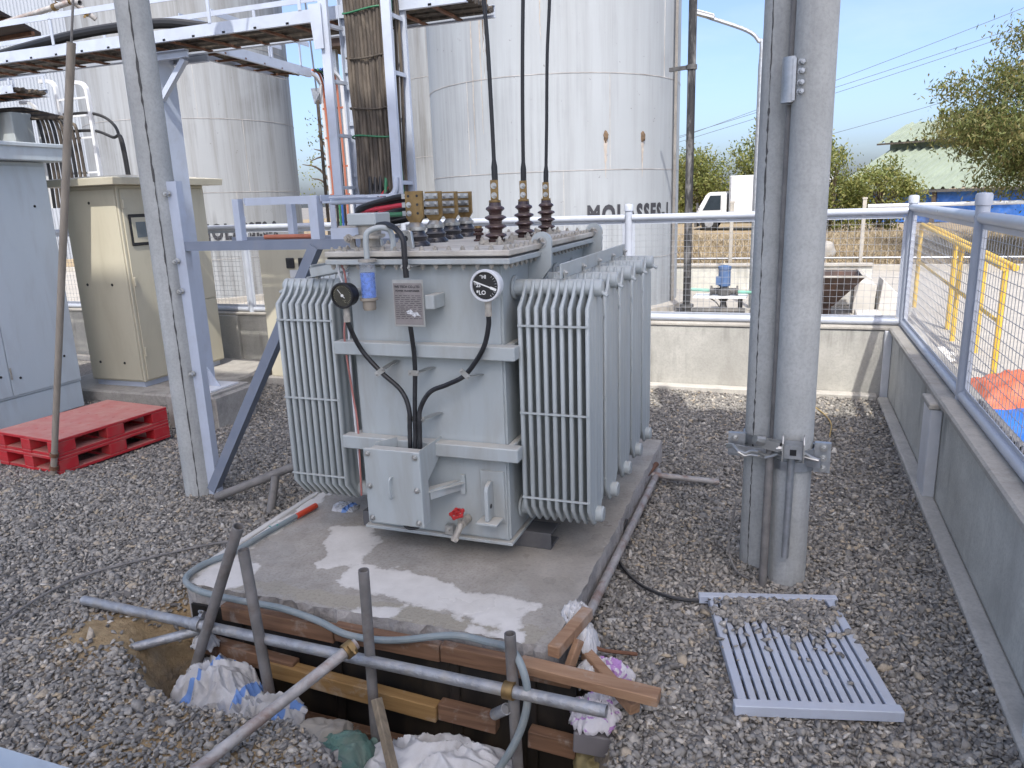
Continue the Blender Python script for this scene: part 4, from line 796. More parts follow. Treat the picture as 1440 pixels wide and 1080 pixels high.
# instrument cables and clamps on the tank front
def icable(P, r=0.0125): b = MB(); b.tube(catmull(P, 8), r, 10); return b.build('instrument_cable', 'rubber', T)
icable([(-2.118,3.30,1.56),(-2.118,3.31,1.50),(-2.085,3.36,1.36),(-1.985,3.37,1.245),(-1.87,3.36,1.155),(-1.825,3.35,1.06),(-1.823,3.34,0.95),(-1.823,3.33,0.84)])
icable([(-1.356,3.35,1.57),(-1.362,3.355,1.50),(-1.40,3.36,1.385),(-1.50,3.365,1.255),(-1.60,3.36,1.20),(-1.70,3.355,1.155),(-1.76,3.35,1.06),(-1.765,3.34,0.95),(-1.765,3.33,0.84)])
icable([(-1.782,3.345,1.50),(-1.782,3.365,1.36),(-1.786,3.37,1.25),(-1.793,3.36,1.10),(-1.794,3.345,0.95),(-1.794,3.33,0.84)])
icable([(-2.02,3.50,1.995),(-1.93,3.44,2.0),(-1.845,3.375,1.98),(-1.797,3.355,1.93),(-1.792,3.352,1.85),(-1.792,3.355,1.74)], 0.0145)
def cclamp(x, z, ang, wd=0.06):
    d = Vector((math.cos(ang),0,math.sin(ang))); c = Vector((x,3.354,z)); b = MB(); b.bar(c-d*wd/2, c+d*wd/2, 0.004, 0.028, up=(-d.z,0,d.x)); b.bolt(c-d*wd*0.38+Vector((0,-0.002,0)), (0,-1,0), 0.006, 0.008); b.bolt(c+d*wd*0.38+Vector((0,-0.002,0)), (0,-1,0), 0.006, 0.008)
    b.bar(c+d*wd*0.4+Vector((0,0.004,0.004)), (c.x+d.x*wd*0.9,3.47,c.z+d.z*wd*0.9+0.01), 0.035, 0.004); return b.build('cable_clip', 'tin', T)
cclamp(-1.985,1.248,0.6); cclamp(-1.786,1.252,0.0); cclamp(-1.50,1.26,-0.7); cclamp(-1.793,1.005,0.0,0.10); cclamp(-1.792,1.79,0.0,0.05)
# terminal box
tb = MB().box(-2.010,-1.712,3.212,3.285,0.468,0.868).build('terminal_box', PG, T, bev=0.003)
fp = MB().box(-2.025,-1.700,3.194,3.2105,0.470,0.880).build('front_cover', PG, tb, bev=0.004)
b = MB()
for x, z in ((-2.0,0.852),(-1.727,0.852),(-2.0,0.675),(-1.727,0.675),(-2.0,0.495),(-1.727,0.495)): b.bolt((x,3.194,z), (0,-1,0), 0.012, 0.012)
b.build('cover_bolts', 'bolt_zinc', tb)
b = MB(); b.tube(catmull([(-1.868,3.194,0.735),(-1.868,3.172,0.732),(-1.87,3.165,0.715),(-1.872,3.165,0.645),(-1.872,3.172,0.628),(-1.872,3.194,0.625)], 5), 0.0065, 8); b.build('handle', 'paint_grey_clean', tb)
b = MB(); b.prism([(3.21,0.885),(3.285,0.885),(3.468,0.885),(3.468,0.80),(3.285,0.70),(3.285,0.47),(3.212,0.47)], (-1.708,0,0), (0,1,0), (0,0,1), 0.005); b.build('bracket', PG, tb)
b = MB(); b.bar((-1.735,3.287,0.635), (-1.60,3.468,0.635), 0.07, 0.006, up=(0,0,1)); b.box(-1.60,-1.575,3.452,3.468,0.57,0.68); b.build('bracket', PG, tb)
b = MB(); b.bar((-1.70,3.285,0.62), (-1.59,3.468,0.62), 0.006, 0.055); b.build('bracket', PG, tb)
b = MB(); b.bar((-2.00,3.285,0.86), (-1.93,3.39,0.86), 0.006, 0.05); b.build('bracket', PG, tb)
b = MB(); b.tube(catmull([(-2.03,3.25,0.74),(-2.045,3.24,0.7),(-2.045,3.24,0.62),(-2.03,3.25,0.58)], 5), 0.006, 8); b.build('side_latch', 'tin', tb)
b = MB(); b.tube(catmull([(-2.02,3.30,0.58),(-2.03,3.29,0.48),(-2.0,3.28,0.44)], 5), 0.012, 8); b.tube(catmull([(-1.86,3.26,0.468),(-1.83,3.25,0.435),(-1.78,3.26,0.435),(-1.74,3.28,0.468)], 5), 0.010, 8); b.build('gland_cable', 'rubber', tb)
# drain valve, jacking lug, plugs
b = MB(); b.cyl((-1.575,3.472,0.425), (-1.575,3.40,0.425), 0.024, 14); b.lathe([(0.026,0),(0.026,0.02)], (-1.575,3.40,0.425), (0,-1,0), 6); b.cyl((-1.575,3.385,0.43), (-1.605,3.335,0.345), 0.018, 12); b.lathe([(0.024,0),(0.024,0.016)], (-1.598,3.347,0.365), (-0.3,-0.5,-0.85), 6); b.cyl((-1.58,3.38,0.43), (-1.585,3.36,0.49), 0.010, 10); dv = b.build('drain_valve', 'bolt_dusty', T)
b = MB(); ax = Vector((-0.08,-0.35,0.93)).normalized(); b.ring((-1.586,3.357,0.497), ax, 0.036, 0.026, 0.010, 20)
for k in range(5):
    a = ax.orthogonal().normalized(); a = Matrix.Rotation(k*2*math.pi/5, 3, ax) @ a; c = Vector((-1.586,3.357,0.497)); b.bar(c, c+a*0.032, 0.010, 0.008, up=tuple(ax)); b.lathe([(0.011,-0.006),(0.011,0.006)], c+a*0.034, tuple(ax), 8)
b.lathe([(0.011,-0.006),(0.011,0.012)], (-1.586,3.357,0.497), tuple(ax), 8); b.build('handwheel', 'valve_red', dv)
b = MB(); b.box(-1.700,-1.652,3.43,3.469,0.33,0.385); jb = b.build('junction_block', 'tin', T, bev=0.004); b = MB(); b.bolt((-1.676,3.43,0.36), (0,-1,0), 0.01, 0.012); b.build('plug', 'bolt_zinc', jb)
b = MB(); b.box(-1.488,-1.352,3.459,3.469,0.425,0.715); jl = b.build('jacking_lug', PG, T, bev=0.003)
b = MB(); b.prism([(3.457,0.46),(3.457,0.66),(3.43,0.668),(3.39,0.655),(3.375,0.63),(3.375,0.46)], (-1.425,0,0), (0,1,0), (0,0,1), 0.022); b.build('web', PG, jl, bev=0.003)
b = MB(); b.lathe([(0.013,-0.0125),(0.013,0.0125)], (-1.425,3.415,0.535), (1,0,0), 14); b.build('eye', 'rubber', jl)
b = MB(); b.box(-1.48,-1.36,3.355,3.457,0.445,0.459); b.build('foot', PG, jl, bev=0.003)
# red and white wires down the left front corner
b = MB(); b.tube(catmull([(-2.215,3.44,1.81),(-2.20,3.445,1.72),(-2.215,3.44,1.55),(-2.21,3.40,1.40),(-2.215,3.44,1.1),(-2.20,3.44,0.9),(-2.215,3.44,0.5)], 6), 0.0055, 7); b.build('sensor_wire', 'wire_pink', T)
b = MB(); b.tube(catmull([(-2.225,3.45,1.81),(-2.235,3.44,1.76),(-2.21,3.45,1.6),(-2.222,3.45,1.1),(-2.215,3.45,0.5)], 6), 0.006, 7); b.build('sensor_wire', 'paint_white', T)
# cables: three high voltage leads going up, low voltage cables back to the riser
for (x, y), dx, lb in zip(HV, ((-0.012,-0.035,-0.085,-0.17),(0.0,0.003,0.012,0.03),(0.008,0.012,0.03,0.02)), ('front most black lead rising from the nearest brown bushing, bending left', 'middle black lead rising straight from the second brown bushing', 'rear black lead rising from the farthest brown bushing')):
    b = MB(); P = catmull([(x,y+0.012,2.15),(x,y+0.012,2.24),(x+dx[0],y+0.03,2.6),(x+dx[1],y+0.06,3.0),(x+dx[2],y+0.10,3.5),(x+dx[3],y+0.15,4.4)], 8); b.tube(P, [0.011 if p.z > 2.30 else 0.017 for p in P], 10); tag(b.build('power_lead', 'cable_black'), lb, 'cable')
ORDN = ('nearest','second','third','farthest'); ROW = ('bottom','middle','top')
for i, (x, y) in enumerate(LV):
    for k in range(3):
        z = 2.045+k*0.046; mt = 'cable_red' if (i, k) in ((0,1),(1,2)) else 'cable_green' if (i, k) == (0,0) else 'cable_black'
        for e in range(2 if mt == 'cable_black' else 1):
            zz = z-0.019*e; P = [(x-0.06,y+0.026+0.02*e,zz), (x-0.14,y+0.04+0.03*e,zz-0.004), (-2.28-0.03*k,y+0.09+0.03*i,2.04+0.45*(zz-2.045)), (-2.52,4.10+0.17*i+0.04*k,2.0+0.015*k-0.02*e), (-2.82,4.70+0.12*i,1.99+0.02*k), (-3.00-0.03*i,5.32+0.02*k,2.12+0.02*k), (-3.03-0.05*i,5.46+0.03*k,2.32)]
            b = MB(); b.tube(catmull(P, 7), 0.0155 if mt == 'cable_black' else 0.013, 9); o = b.build('low_voltage_cable', mt)
            tag(o, {'cable_black':'black','cable_red':'red','cable_green':'green'}[mt]+' cable at the '+ROW[k]+(' front' if e == 0 else ' rear')+' lug of the '+ORDN[i]+' brass bus plate', 'cable', 'low voltage cables')
# ------------------------------------------------------------------ steel grating on the gravel
gr = bpy.data.objects.new('steel_grating', None); COL.objects.link(gr); gr.location = (0.10,3.30,0.0); gr.rotation_euler = (0,0,math.radians(14)); ORG[gr.name] = Vector((0,0,0))
tag(gr, 'light blue slatted steel grating half buried in loose gravel by the double pole', 'grating')
b = MB(); b.box(-0.335,0.325,-0.445,-0.395,0.018,0.066); b.build('frame_bar', 'paint_blue', gr, bev=0.003)
b = MB(); b.box(-0.315,-0.278,-0.393,0.43,0.02,0.062); b.build('frame_bar', 'paint_blue', gr, bev=0.003)
b = MB(); b.box(0.272,0.315,-0.393,0.43,0.02,0.062); b.build('frame_bar', 'paint_blue', gr, bev=0.003)
b = MB(); b.box(-0.36,0.335,0.432,0.475,0.02,0.064); b.build('frame_bar', 'paint_blue', gr, bev=0.003)
for y in (-0.2,0.0,0.2): b = MB(); b.box(-0.276,0.270,y-0.008,y+0.008,0.022,0.034); b.build('cross_bar', 'paint_blue', gr)
sm_ = None
for i in range(13):
    x = -0.2505+i*0.0413
    if sm_ is None:
        b = MB(); b.box(-0.0143,0.0143,-0.3945,0.4315,0.036,0.060); s_ = b.build('slat', 'paint_blue', gr, bev=0.002); sm_ = s_.data
    else: s_ = bpy.data.objects.new('slat', sm_); COL.objects.link(s_); s_.parent = gr
    s_.location = (x,0,0)

# ------------------------------------------------------------------ poles
def seam(parent, x, y, r, ang, z0, z1, wd=0.006, n=36, seed=1):
    rr = random.Random(seed); V = []; Fc = []
    for i in range(n+1):
        z = z0+(z1-z0)*i/n; a = ang+rr.uniform(-0.02,0.02); hw = wd*rr.uniform(0.2,1.5)/r
        for s_ in (-1,1): V.append((x+math.sin(a+s_*hw)*(r+0.0012), y-math.cos(a+s_*hw)*(r+0.0012), z))
    Fc = [(2*i,2*i+1,2*i+3,2*i+2) for i in range(n)]; b = MB(); b.add(V, Fc); return b.build('mould_seam', 'conc_pole_streak', parent, recalc=False, smooth=0)
t = thing('utility_pole', (-4.155,4.24,0), 'round grey concrete pole with a dark seam left of the transformer', 'pole')
b = MB(); b.tube([(-4.155,4.24,-0.1),(-4.155,4.24,2.2),(-4.155,4.24,5.5)], [0.112,0.109,0.106], 28); b.build('shaft', 'conc_pole', t); seam(t, -4.155, 4.24, 0.1115, 0.62, 0.0, 2.3, 0.004, 60, 3); seam(t, -4.155, 4.24, 0.1095, 0.60, 2.3, 3.9, 0.006, 40, 5)
t = thing('utility_pole', (-0.085,4.26,0), 'left half of the grey double pole right of the transformer, with a cracked seam', 'pole')
b = MB(); b.tube([(-0.085,4.26,-0.1),(-0.085,4.26,5.5)], [0.108,0.086], 30); b.build('shaft', 'conc_pole', t)
for k in range(8): seam(t, -0.085, 4.26, 0.1078-0.0039*(k*0.5+0.25)-0.0006, -0.55, k*0.5, k*0.5+0.5, 0.003+0.002*(k%3 == 1), 24, 8+k)
t = thing('utility_pole', (0.07,4.06,0), 'right half of the grey double pole, nearer and wider, beside the grating', 'pole')
b = MB(); b.tube([(0.065,4.06,-0.1),(0.065,4.06,5.5)], [0.102,0.088], 30); b.build('shaft', 'conc_pole', t)
b = MB(); b.lathe([(0.045,0),(0.045,0.205)], (-0.035,4.06,2.505), n=18); b.box(-0.03,-0.016,4.0,4.02,2.51,2.70); cp = b.build('clamp_plate', 'galv', t)
b = MB()
for z in (2.545,2.585,2.635,2.675): b.bolt((0.005,3.99,z), (0.25,-0.97,0), 0.012, 0.03)
b.build('plate_bolts', 'galv', cp)
b = MB(); b.cyl((-0.035,4.12,2.72), (-0.035,4.12,3.9), 0.02, 14); b.cyl((-0.035,4.11,0.7), (-0.035,4.11,2.50), 0.02, 14); b.build('conduit', 'old_pipe', t)
b = MB(); b.tube([(-0.05,3.955,-0.02),(-0.045,3.965,0.80)], 0.022, 14, hollow=True); b.build('ground_pipe', 'old_pipe', t)
b = MB(); b.tube([(0.055,3.915,0.205),(0.06,3.922,0.78)], 0.0185, 14, hollow=True); b.build('hanging_rod', 'galv', t)
b = MB()
for c, r, in (((-0.085,4.26),0.113),((0.07,4.06),0.113)):
    for z in (0.70,0.765): b.ring((c[0],c[1],z), (0,0,1), r, r-0.008, 0.05, 30)
b.bar((-0.27,4.14,0.745), (-0.18,4.14,0.745), 0.03, 0.13); b.bar((0.17,4.02,0.745), (0.25,4.02,0.745), 0.03, 0.16); b.bar((-0.26,4.10,0.73), (0.20,3.955,0.73), 0.014, 0.05)
band = b.build('clamp_band', 'galv', t)
b = MB()
for p in ((-0.235,4.125,0.78),(-0.235,4.125,0.71),(0.215,4.0,0.80),(0.215,4.0,0.745),(0.215,4.0,0.69)): b.bolt(p, (0,-1,0), 0.014, 0.02)
b.build('band_bolts', 'bolt_zinc', band)
b = MB(); b.box(0.02,0.11,3.86,3.95,0.775,0.845); b.build('square_tube', 'galv', band)
b = MB(); b.prism([(3.835,0.765),(3.96,0.765),(3.96,0.86),(3.92,0.89),(3.87,0.89),(3.835,0.86)], (0.015,0,0), (0,1,0), (0,0,1), 0.006); b.prism([(3.835,0.765),(3.96,0.765),(3.96,0.86),(3.92,0.89),(3.87,0.89),(3.835,0.86)], (0.115,0,0), (0,1,0), (0,0,1), 0.006); b.bolt((0.012,3.86,0.825), (-1,0,0), 0.014, 0.02); b.build('cable_clamp', 'tin', band)
b = MB(); b.lathe([(0.03,0),(0.022,0.05)], (-0.085,3.955,0.83), (-0.7,-0.5,0.3), 10); b.bar((-0.10,3.97,0.82), (0.01,3.905,0.82), 0.04, 0.05); b.build('clamp_jaw', 'tin', band)
b = MB(); b.lathe([(0.022,0),(0.022,0.004)], (0.065,3.8585,0.81), (0,-1,0), 4); b.build('tube_bore', 'rubber', band)
b = MB(); P = [(-0.27+0.46*i/14, 3.945+0.01*math.sin(i*2.2)-(0.0 if i > 2 else -0.1+0.04*i), 0.765+0.012*math.sin(i*1.7)) for i in range(15)]; b.tube(P, 0.009, 7); b.tube([(p[0],p[1]-0.008,p[2]-0.012+0.01*math.sin(j)) for j, p in enumerate(P)], 0.007, 7); b.build('twisted_wire', 'tin', band)
t = thing('guy_wire', (-5.60,4.22,0), 'guy wire in a brown guard tube leaning right beside the red pallets', 'guy wire')
d_ = Vector((0.975,-0.02,3.21)); b = MB(); b.tube([Vector((-5.60,4.16,0.02))+d_*s_ for s_ in (0.0,0.25,0.5,0.75,1.0)], [0.024,0.025,0.026,0.027,0.028], 14, hollow=True); b.build('guard_tube', 'guard_pvc', t)
b = MB(); b.tube([Vector((-5.60,4.16,0.02))+d_*s_ for s_ in (0.98,1.5,1.9)], 0.008, 8); b.build('strand', 'old_pipe', t)
for s_ in (0.02,0.055): b = MB(); b.lathe([(0.034,0),(0.034,0.03)], Vector((-5.60,4.16,0.02))+d_*s_, tuple(d_), 12); b.build('clip', 'rust', t)

# ------------------------------------------------------------------ cabinets
t = thing('electrical_cabinet', (-8.0,5.1,0), 'pale blue steel cabinet with overhanging roof at the left edge', 'cabinet')
MB().box(-8.8,-7.36,4.2,5.99,0.02,0.30).build('plinth', 'cabinet_blue', t, bev=0.004)
MB().box(-8.8,-7.352,4.2,6.0,0.305,2.64).build('body', 'cabinet_blue', t, bev=0.006)
MB().box(-7.351,-7.338,5.2,5.985,0.33,2.60).build('side_panel', 'cabinet_blue', t, bev=0.004)
MB().box(-7.351,-7.338,4.22,5.19,0.33,2.60).build('side_panel', 'cabinet_blue', t, bev=0.004)
b = MB(); b.box(-8.95,-7.18,4.1,6.16,2.645,2.80); b.box(-8.97,-7.16,4.08,6.18,2.775,2.815); b.build('roof', 'cabinet_blue', t, bev=0.006)
b = MB()
for y, z in ((5.83,0.62),(5.3,0.50),(5.1,0.55),(5.8,2.2),(5.3,2.3)): b.bolt((-7.338,y,z), (1,0,0), 0.010, 0.008)
b.build('screws', 'rubber', t)
b = MB(); b.box(-7.3375,-7.33,5.2,5.215,0.5,0.62); b.build('hinge', 'bolt_dusty', t)
# cabling feeding the cabinet roof
t = thing('equipment_plinth', (-7.1,7.1,0), 'low concrete plinth under the tall beige cabinet', 'plinth')
b = MB(); b.box(-8.3,-6.10,6.22,8.1,-0.05,0.135); b.build('slab', 'conc_block', t, bev=0.02)
t = thing('electrical_cabinet', (-7.3,7.1,0.14), 'tall beige steel cabinet with a small black framed window behind the left pole', 'cabinet')
MB().box(-7.66,-6.94,6.47,7.72,0.135,0.20).build('base_frame', 'paint_blue', t)
MB().box(-7.70,-6.90,6.44,7.76,0.202,2.40).build('body', 'cabinet_beige', t, bev=0.006)
MB().box(-7.68,-6.92,6.425,6.438,0.22,2.36).build('front_panel', 'cabinet_beige', t, bev=0.005)
MB().box(-6.899,-6.885,6.475,7.26,0.22,2.36).build('door', 'cabinet_beige', t, bev=0.004)
MB().box(-6.899,-6.885,7.275,7.745,1.02,2.36).build('side_panel', 'cabinet_beige', t, bev=0.004)
MB().box(-6.899,-6.885,7.275,7.745,0.22,1.005).build('side_panel', 'cabinet_beige', t, bev=0.004)
b = MB(); b.add([(-7.86,6.27,2.40),(-6.74,6.27,2.40),(-6.74,7.93,2.40),(-7.86,7.93,2.40),(-7.87,6.26,2.475),(-6.73,6.26,2.475),(-6.73,7.94,2.475),(-7.87,7.94,2.475),(-7.5,6.7,2.52),(-7.1,6.7,2.52),(-7.1,7.5,2.52),(-7.5,7.5,2.52)], [(0,3,2,1),(0,1,5,4),(1,2,6,5),(2,3,7,6),(3,0,4,7),(4,5,9,8),(5,6,10,9),(6,7,11,10),(7,4,8,11),(8,9,10,11)]); b.build('roof', 'cabinet_beige', t, bev=0.004)
wn = MB().box(-6.8845,-6.872,6.53,6.83,1.74,2.085).build('window', 'rubber', t, bev=0.02, segs=3)
MB().box(-6.8715,-6.869,6.56,6.80,1.775,2.05).build('pane', 'cabinet_beige', wn); MB().box(-6.8685,-6.866,6.61,6.75,1.83,2.0).build('meter', 'screen_grey', wn, bev=0.004)
MB().box(-6.8845,-6.882,6.95,7.15,1.50,1.62).build('sticker', 'paint_white', t)
for z in (0.5,1.3,2.15): MB().box(-6.8845,-6.865,6.478,6.505,z,z+0.10).build('hinge', 'cabinet_beige', t, bev=0.004)
b = MB(); b.box(-6.8845,-6.872,7.19,7.235,1.15,1.36); b.box(-6.8715,-6.85,7.2,7.225,1.2,1.34); b.build('lock_handle', 'rubber', t, bev=0.003)
b = MB()
for x, z in ((-7.52,1.32),(-7.15,1.32),(-7.52,0.42),(-7.15,0.42),(-7.3,2.22)): b.bolt((x,6.425,z), (0,-1,0), 0.012, 0.006)
b.build('screws', 'rubber', t)
t = thing('electrical_cabinet', (-5.3,7.65,0), 'lower beige cabinet with two black switches behind the left radiator', 'cabinet')
MB().box(-5.90,-4.72,7.42,7.95,0.1,1.66).build('body', 'cabinet_beige', t, bev=0.006); MB().box(-5.95,-4.68,7.36,8.0,-0.05,0.098).build('base_slab', 'conc_block', t, bev=0.01)
for x in (-5.46,-5.29): MB().box(x-0.055,x+0.055,7.395,7.419,1.41,1.53).build('switch', 'rubber', t, bev=0.008)
MB().box(-5.48,-5.22,7.412,7.4195,1.30,1.39).build('label_plate', 'paint_white', t)
# ------------------------------------------------------------------ red pallets
def pallet(z, lab):
    o = bpy.data.objects.new('plastic_pallet', None); COL.objects.link(o); o.location = (-5.905,4.775,z); o.rotation_euler = (0,0,math.radians(-5.6)); ORG[o.name] = Vector((0,0,0)); tag(o, lab, 'pallet', 'red plastic pallets')
    L, W = 0.545, 0.41
    b = MB(); b.box(-W,W,-L,L,0.122,0.148); b.build('deck', 'plastic_red', o, bev=0.004)
    b = MB()
    for i in range(-3,4):
        for j in (-0.36,-0.12,0.12,0.36): b.lathe([(0.012,0),(0.012,0.0015)], (i*0.115,j,0.148), n=10)
    b.build('deck_dimples', 'plastic_red', o, kind='stuff')
    for x in (-W+0.06,0,W-0.06):
        for y in (-L+0.085,0,L-0.085):
            b = MB(); b.box(x-0.06+0.001,x+0.06-0.001,y-0.084,y+0.084,0.028,0.121); b.box(x-0.05,x+0.05,y-0.0845,y+0.0845,0.07,0.076); b.build('block', 'plastic_red', o, bev=0.003)
    for x in (-W+0.06,0,W-0.06): b = MB(); b.box(x-0.058,x+0.058,-L,L,0.0,0.026); b.build('runner', 'plastic_red', o, bev=0.003)
    for y in (-L+0.08,0,L-0.08): b = MB(); b.box(-W+0.12,W-0.12,y-0.07,y+0.07,0.002,0.024); b.build('cross_runner', 'plastic_red', o)
pallet(0.02, 'lower red plastic pallet of the stack beside the blue cabinet'); pallet(0.17, 'upper dusty red plastic pallet on the stack beside the blue cabinet')

# ------------------------------------------------------------------ steel column, bracket and cable platform
PB = 'paint_blue'
t = thing('column_pedestal', (-5.5,5.9,0), 'square concrete pedestal under the steel column behind the left pole', 'pedestal')
b = MB(); b.box(-5.82,-5.20,5.62,6.25,-0.1,0.345); b.build('block', 'conc_block', t, bev=0.04, segs=3)
t = thing('steel_column', (-5.6,5.92,0.35), 'pale blue steel column standing on the pedestal and carrying the cable tray', 'column')
b = MB(); b.ibeam((-5.6,5.92,0.365), (-5.6,5.92,3.50), 0.20, 0.20, 0.010, 0.014, up=(1,0,0)); b.build('post', PB, t)
MB().box(-5.77,-5.30,5.72,6.12,0.347,0.364).build('base_plate', 'paint_white', t); b = MB(); b.prism([(-5.498,0.366),(-5.36,0.366),(-5.498,0.56)], (0,5.92,0), (1,0,0), (0,0,1), 0.012); b.build('gusset', PB, t)
b = MB(); b.channel((-5.70,5.80,3.46), (-5.12,5.80,3.46), 0.07, 0.05, 0.008); b.channel((-5.70,6.05,3.46), (-5.12,6.05,3.46), 0.07, 0.05, 0.008); b.build('bracket_arm', PB, t)
b = MB(); b.bar((-5.49,5.80,3.10), (-5.17,5.80,3.42), 0.05, 0.05); b.build('bracket_strut', PB, t)
t = thing('bracket_frame', (-4.02,4.25,0), 'blue steel angle bracket beside the left pole with beam and diagonal brace', 'bracket')
b = MB(); b.channel((-4.01,4.21,0.0), (-4.01,4.21,2.30), 0.085, 0.06, 0.007, side=1, up=(1,0,0)); up_ = b.build('upright', PB, t)
b = MB(); b.channel((-4.05,4.215,1.86), (-2.18,4.215,1.86), 0.062, 0.05, 0.006, side=-1); b.build('beam', 'paint_blue_shaded', t)
b = MB(); b.channel((-4.05,4.80,1.86), (-2.45,4.80,1.86), 0.062, 0.05, 0.006, side=-1); b.build('beam', 'paint_blue_shaded', t)
b = MB(); b.angle((-3.985,4.19,0.03), (-2.87,4.19,1.83), 0.07, 0.007, up=(0,1,0)); b.build('brace', 'paint_blue_shaded', t)
b = MB()
for z in (2.22,1.76,1.55,0.95): b.bolt((-4.035,4.20,z), (0,-1,0), 0.016, 0.03)
b.build('bolts', 'bolt_zinc', t)
t = thing('cable_platform', (-3.0,4.5,1.89), 'small blue steel frame on the bracket beam guiding the low voltage cables', 'cable tray')
for y in (4.22,4.80):
    for x, wd in ((-3.45,0.05),(-2.83,0.065)):
        b = MB(); b.angle((x-wd/2,y,1.893), (x-wd/2,y,2.165), wd, 0.006, up=(0,1,0)); b.build('post', PB, t)
    b = MB(); b.bar((-3.42,y+0.006,2.145), (-2.86,y+0.006,2.145), 0.008, 0.05); b.build('top_rail', PB, t)
b = MB(); b.bar((-3.13,4.81,1.893), (-3.13,4.81,2.12), 0.008, 0.045, up=(1,0,0)); b.build('middle_post', PB, t)
for x in (-3.45,-2.85): b = MB(); b.bar((x,4.25,2.15), (x,4.78,2.15), 0.008, 0.04); b.build('side_rail', PB, t)
b = MB(); b.channel((-2.79,4.24,1.925), (-2.36,4.24,1.925), 0.07, 0.04, 0.006, side=-1); b.build('lower_rail', PB, t)
b = MB(); b.bar((-2.79,4.27,2.155), (-2.30,4.27,2.155), 0.03, 0.012); b.build('upper_rail', PB, t)
b = MB(); b.tube([(-2.80,4.30,2.125),(-2.25,4.30,2.125)], 0.020, 12, hollow=True); b.build('conduit', 'paint_blue', t)
b = MB(); b.tube([(-2.78,4.33,1.955),(-2.42,4.33,1.955)], 0.018, 12, hollow=True); b.build('conduit', 'bolt_dusty', t)
b = MB(); b.tube([(-3.35,4.30,1.91),(-2.90,4.30,1.91)], 0.016, 10, hollow=True); b.build('conduit', 'cable_orange', t)

# ------------------------------------------------------------------ cable riser tower
t = thing('cable_riser', (-3.18,5.5,2.1), 'pale blue ladder riser behind the transformer holding the cable bundle', 'cable ladder')
ZT = 4.5
for x, y, w_, d2 in ((-3.45,5.40,0.055,0.02),(-3.40,5.66,0.03,0.10),(-2.91,5.40,0.055,0.02),(-2.91,5.64,0.05,0.02)):
    b = MB(); b.channel((x,y,2.14), (x,y,ZT), w_+0.02, 0.03, 0.005, side=1, up=(1,0,0)) if d2 < 0.05 else b.ibeam((x,y,1.9), (x,y,ZT), 0.10, 0.09, 0.008, 0.008, up=(1,0,0)); b.build('rail', PB, t)
for k in range(6):
    z = 2.24+k*0.405
    b = MB(); b.bar((-3.45,5.415,z), (-3.43,5.62,z), 0.04, 0.025); b.build('rung', PB, t)
    if k != 1 and k != 4: b = MB(); b.bar((-2.91,5.415,z+0.02), (-2.91,5.63,z+0.02), 0.04, 0.03); b.build('rung', PB, t)
    b = MB(); b.bar((-3.44,5.655,z+0.1), (-2.92,5.655,z+0.1), 0.03, 0.03); b.build('back_rung', PB, t)
b = MB(); b.tube(catmull([(-2.91,5.39,2.30),(-2.92,5.38,2.20),(-2.97,5.36,2.155),(-3.10,5.34,2.145),(-3.42,5.34,2.145)], 6), 0.022, 10); b.build('foot_rail', PB, t)
b = MB(); b.prism([(-3.53,3.28),(-3.45,3.28),(-3.45,3.60),(-3.56,3.60)], (0,5.38,0), (1,0,0), (0,0,1), 0.01); b.build('knee_plate', PB, t)
bun = thing('cable_bundle', (-3.17,5.52,2.1), 'thick bundle of dusty brown cables hanging down the blue riser', 'cables')
rr = random.Random(21)
for k in range(22):
    x0 = -3.285+0.335*((k%11)+0.5)/11; y0 = 5.455 if k < 11 else 5.50; r_ = rr.uniform(0.0165,0.021)
    P = [(x0*0.72-3.12*0.28+rr.uniform(-.006,.006), y0+rr.uniform(-.006,.006), 1.98)]
    for j in range(9):
        z = 2.25+j*0.27; P.append((x0-0.03*(j/8)*0.5+rr.uniform(-.007,.007), y0+rr.uniform(-.008,.008), z))
    b = MB(); b.tube(catmull(P, 3), r_, 7); b.build('cable', 'cable_old', bun)
for k, z in enumerate((2.62,2.83,3.20,3.53)):
    b = MB(); P = [(-3.125+0.195*math.cos(a), 5.478+0.055*math.sin(a), z+0.012*math.sin(a*2+k)) for a in [i*2*math.pi/22 for i in range(23)]]; b.tube(P, 0.007, 6); b.build('tie', 'cable_green' if k in (0,3) else 'cable_old', bun)
b2 = thing('cable_bundle', (-2.93,5.5,2.1), 'few brown and green cables inside the right ladder of the riser', 'cables')
for k, m_ in enumerate(('cable_old','cable_old','cable_green','cable_old','cable_old')):
    b = MB(); P = [(-2.935+0.012*math.sin(k+j*1.3)+0.01*k-0.02, 5.46+0.032*k, 2.1+j*0.4) for j in range(7)]; b.tube(catmull(P, 3), 0.013, 7); b.build('cable', m_, b2)

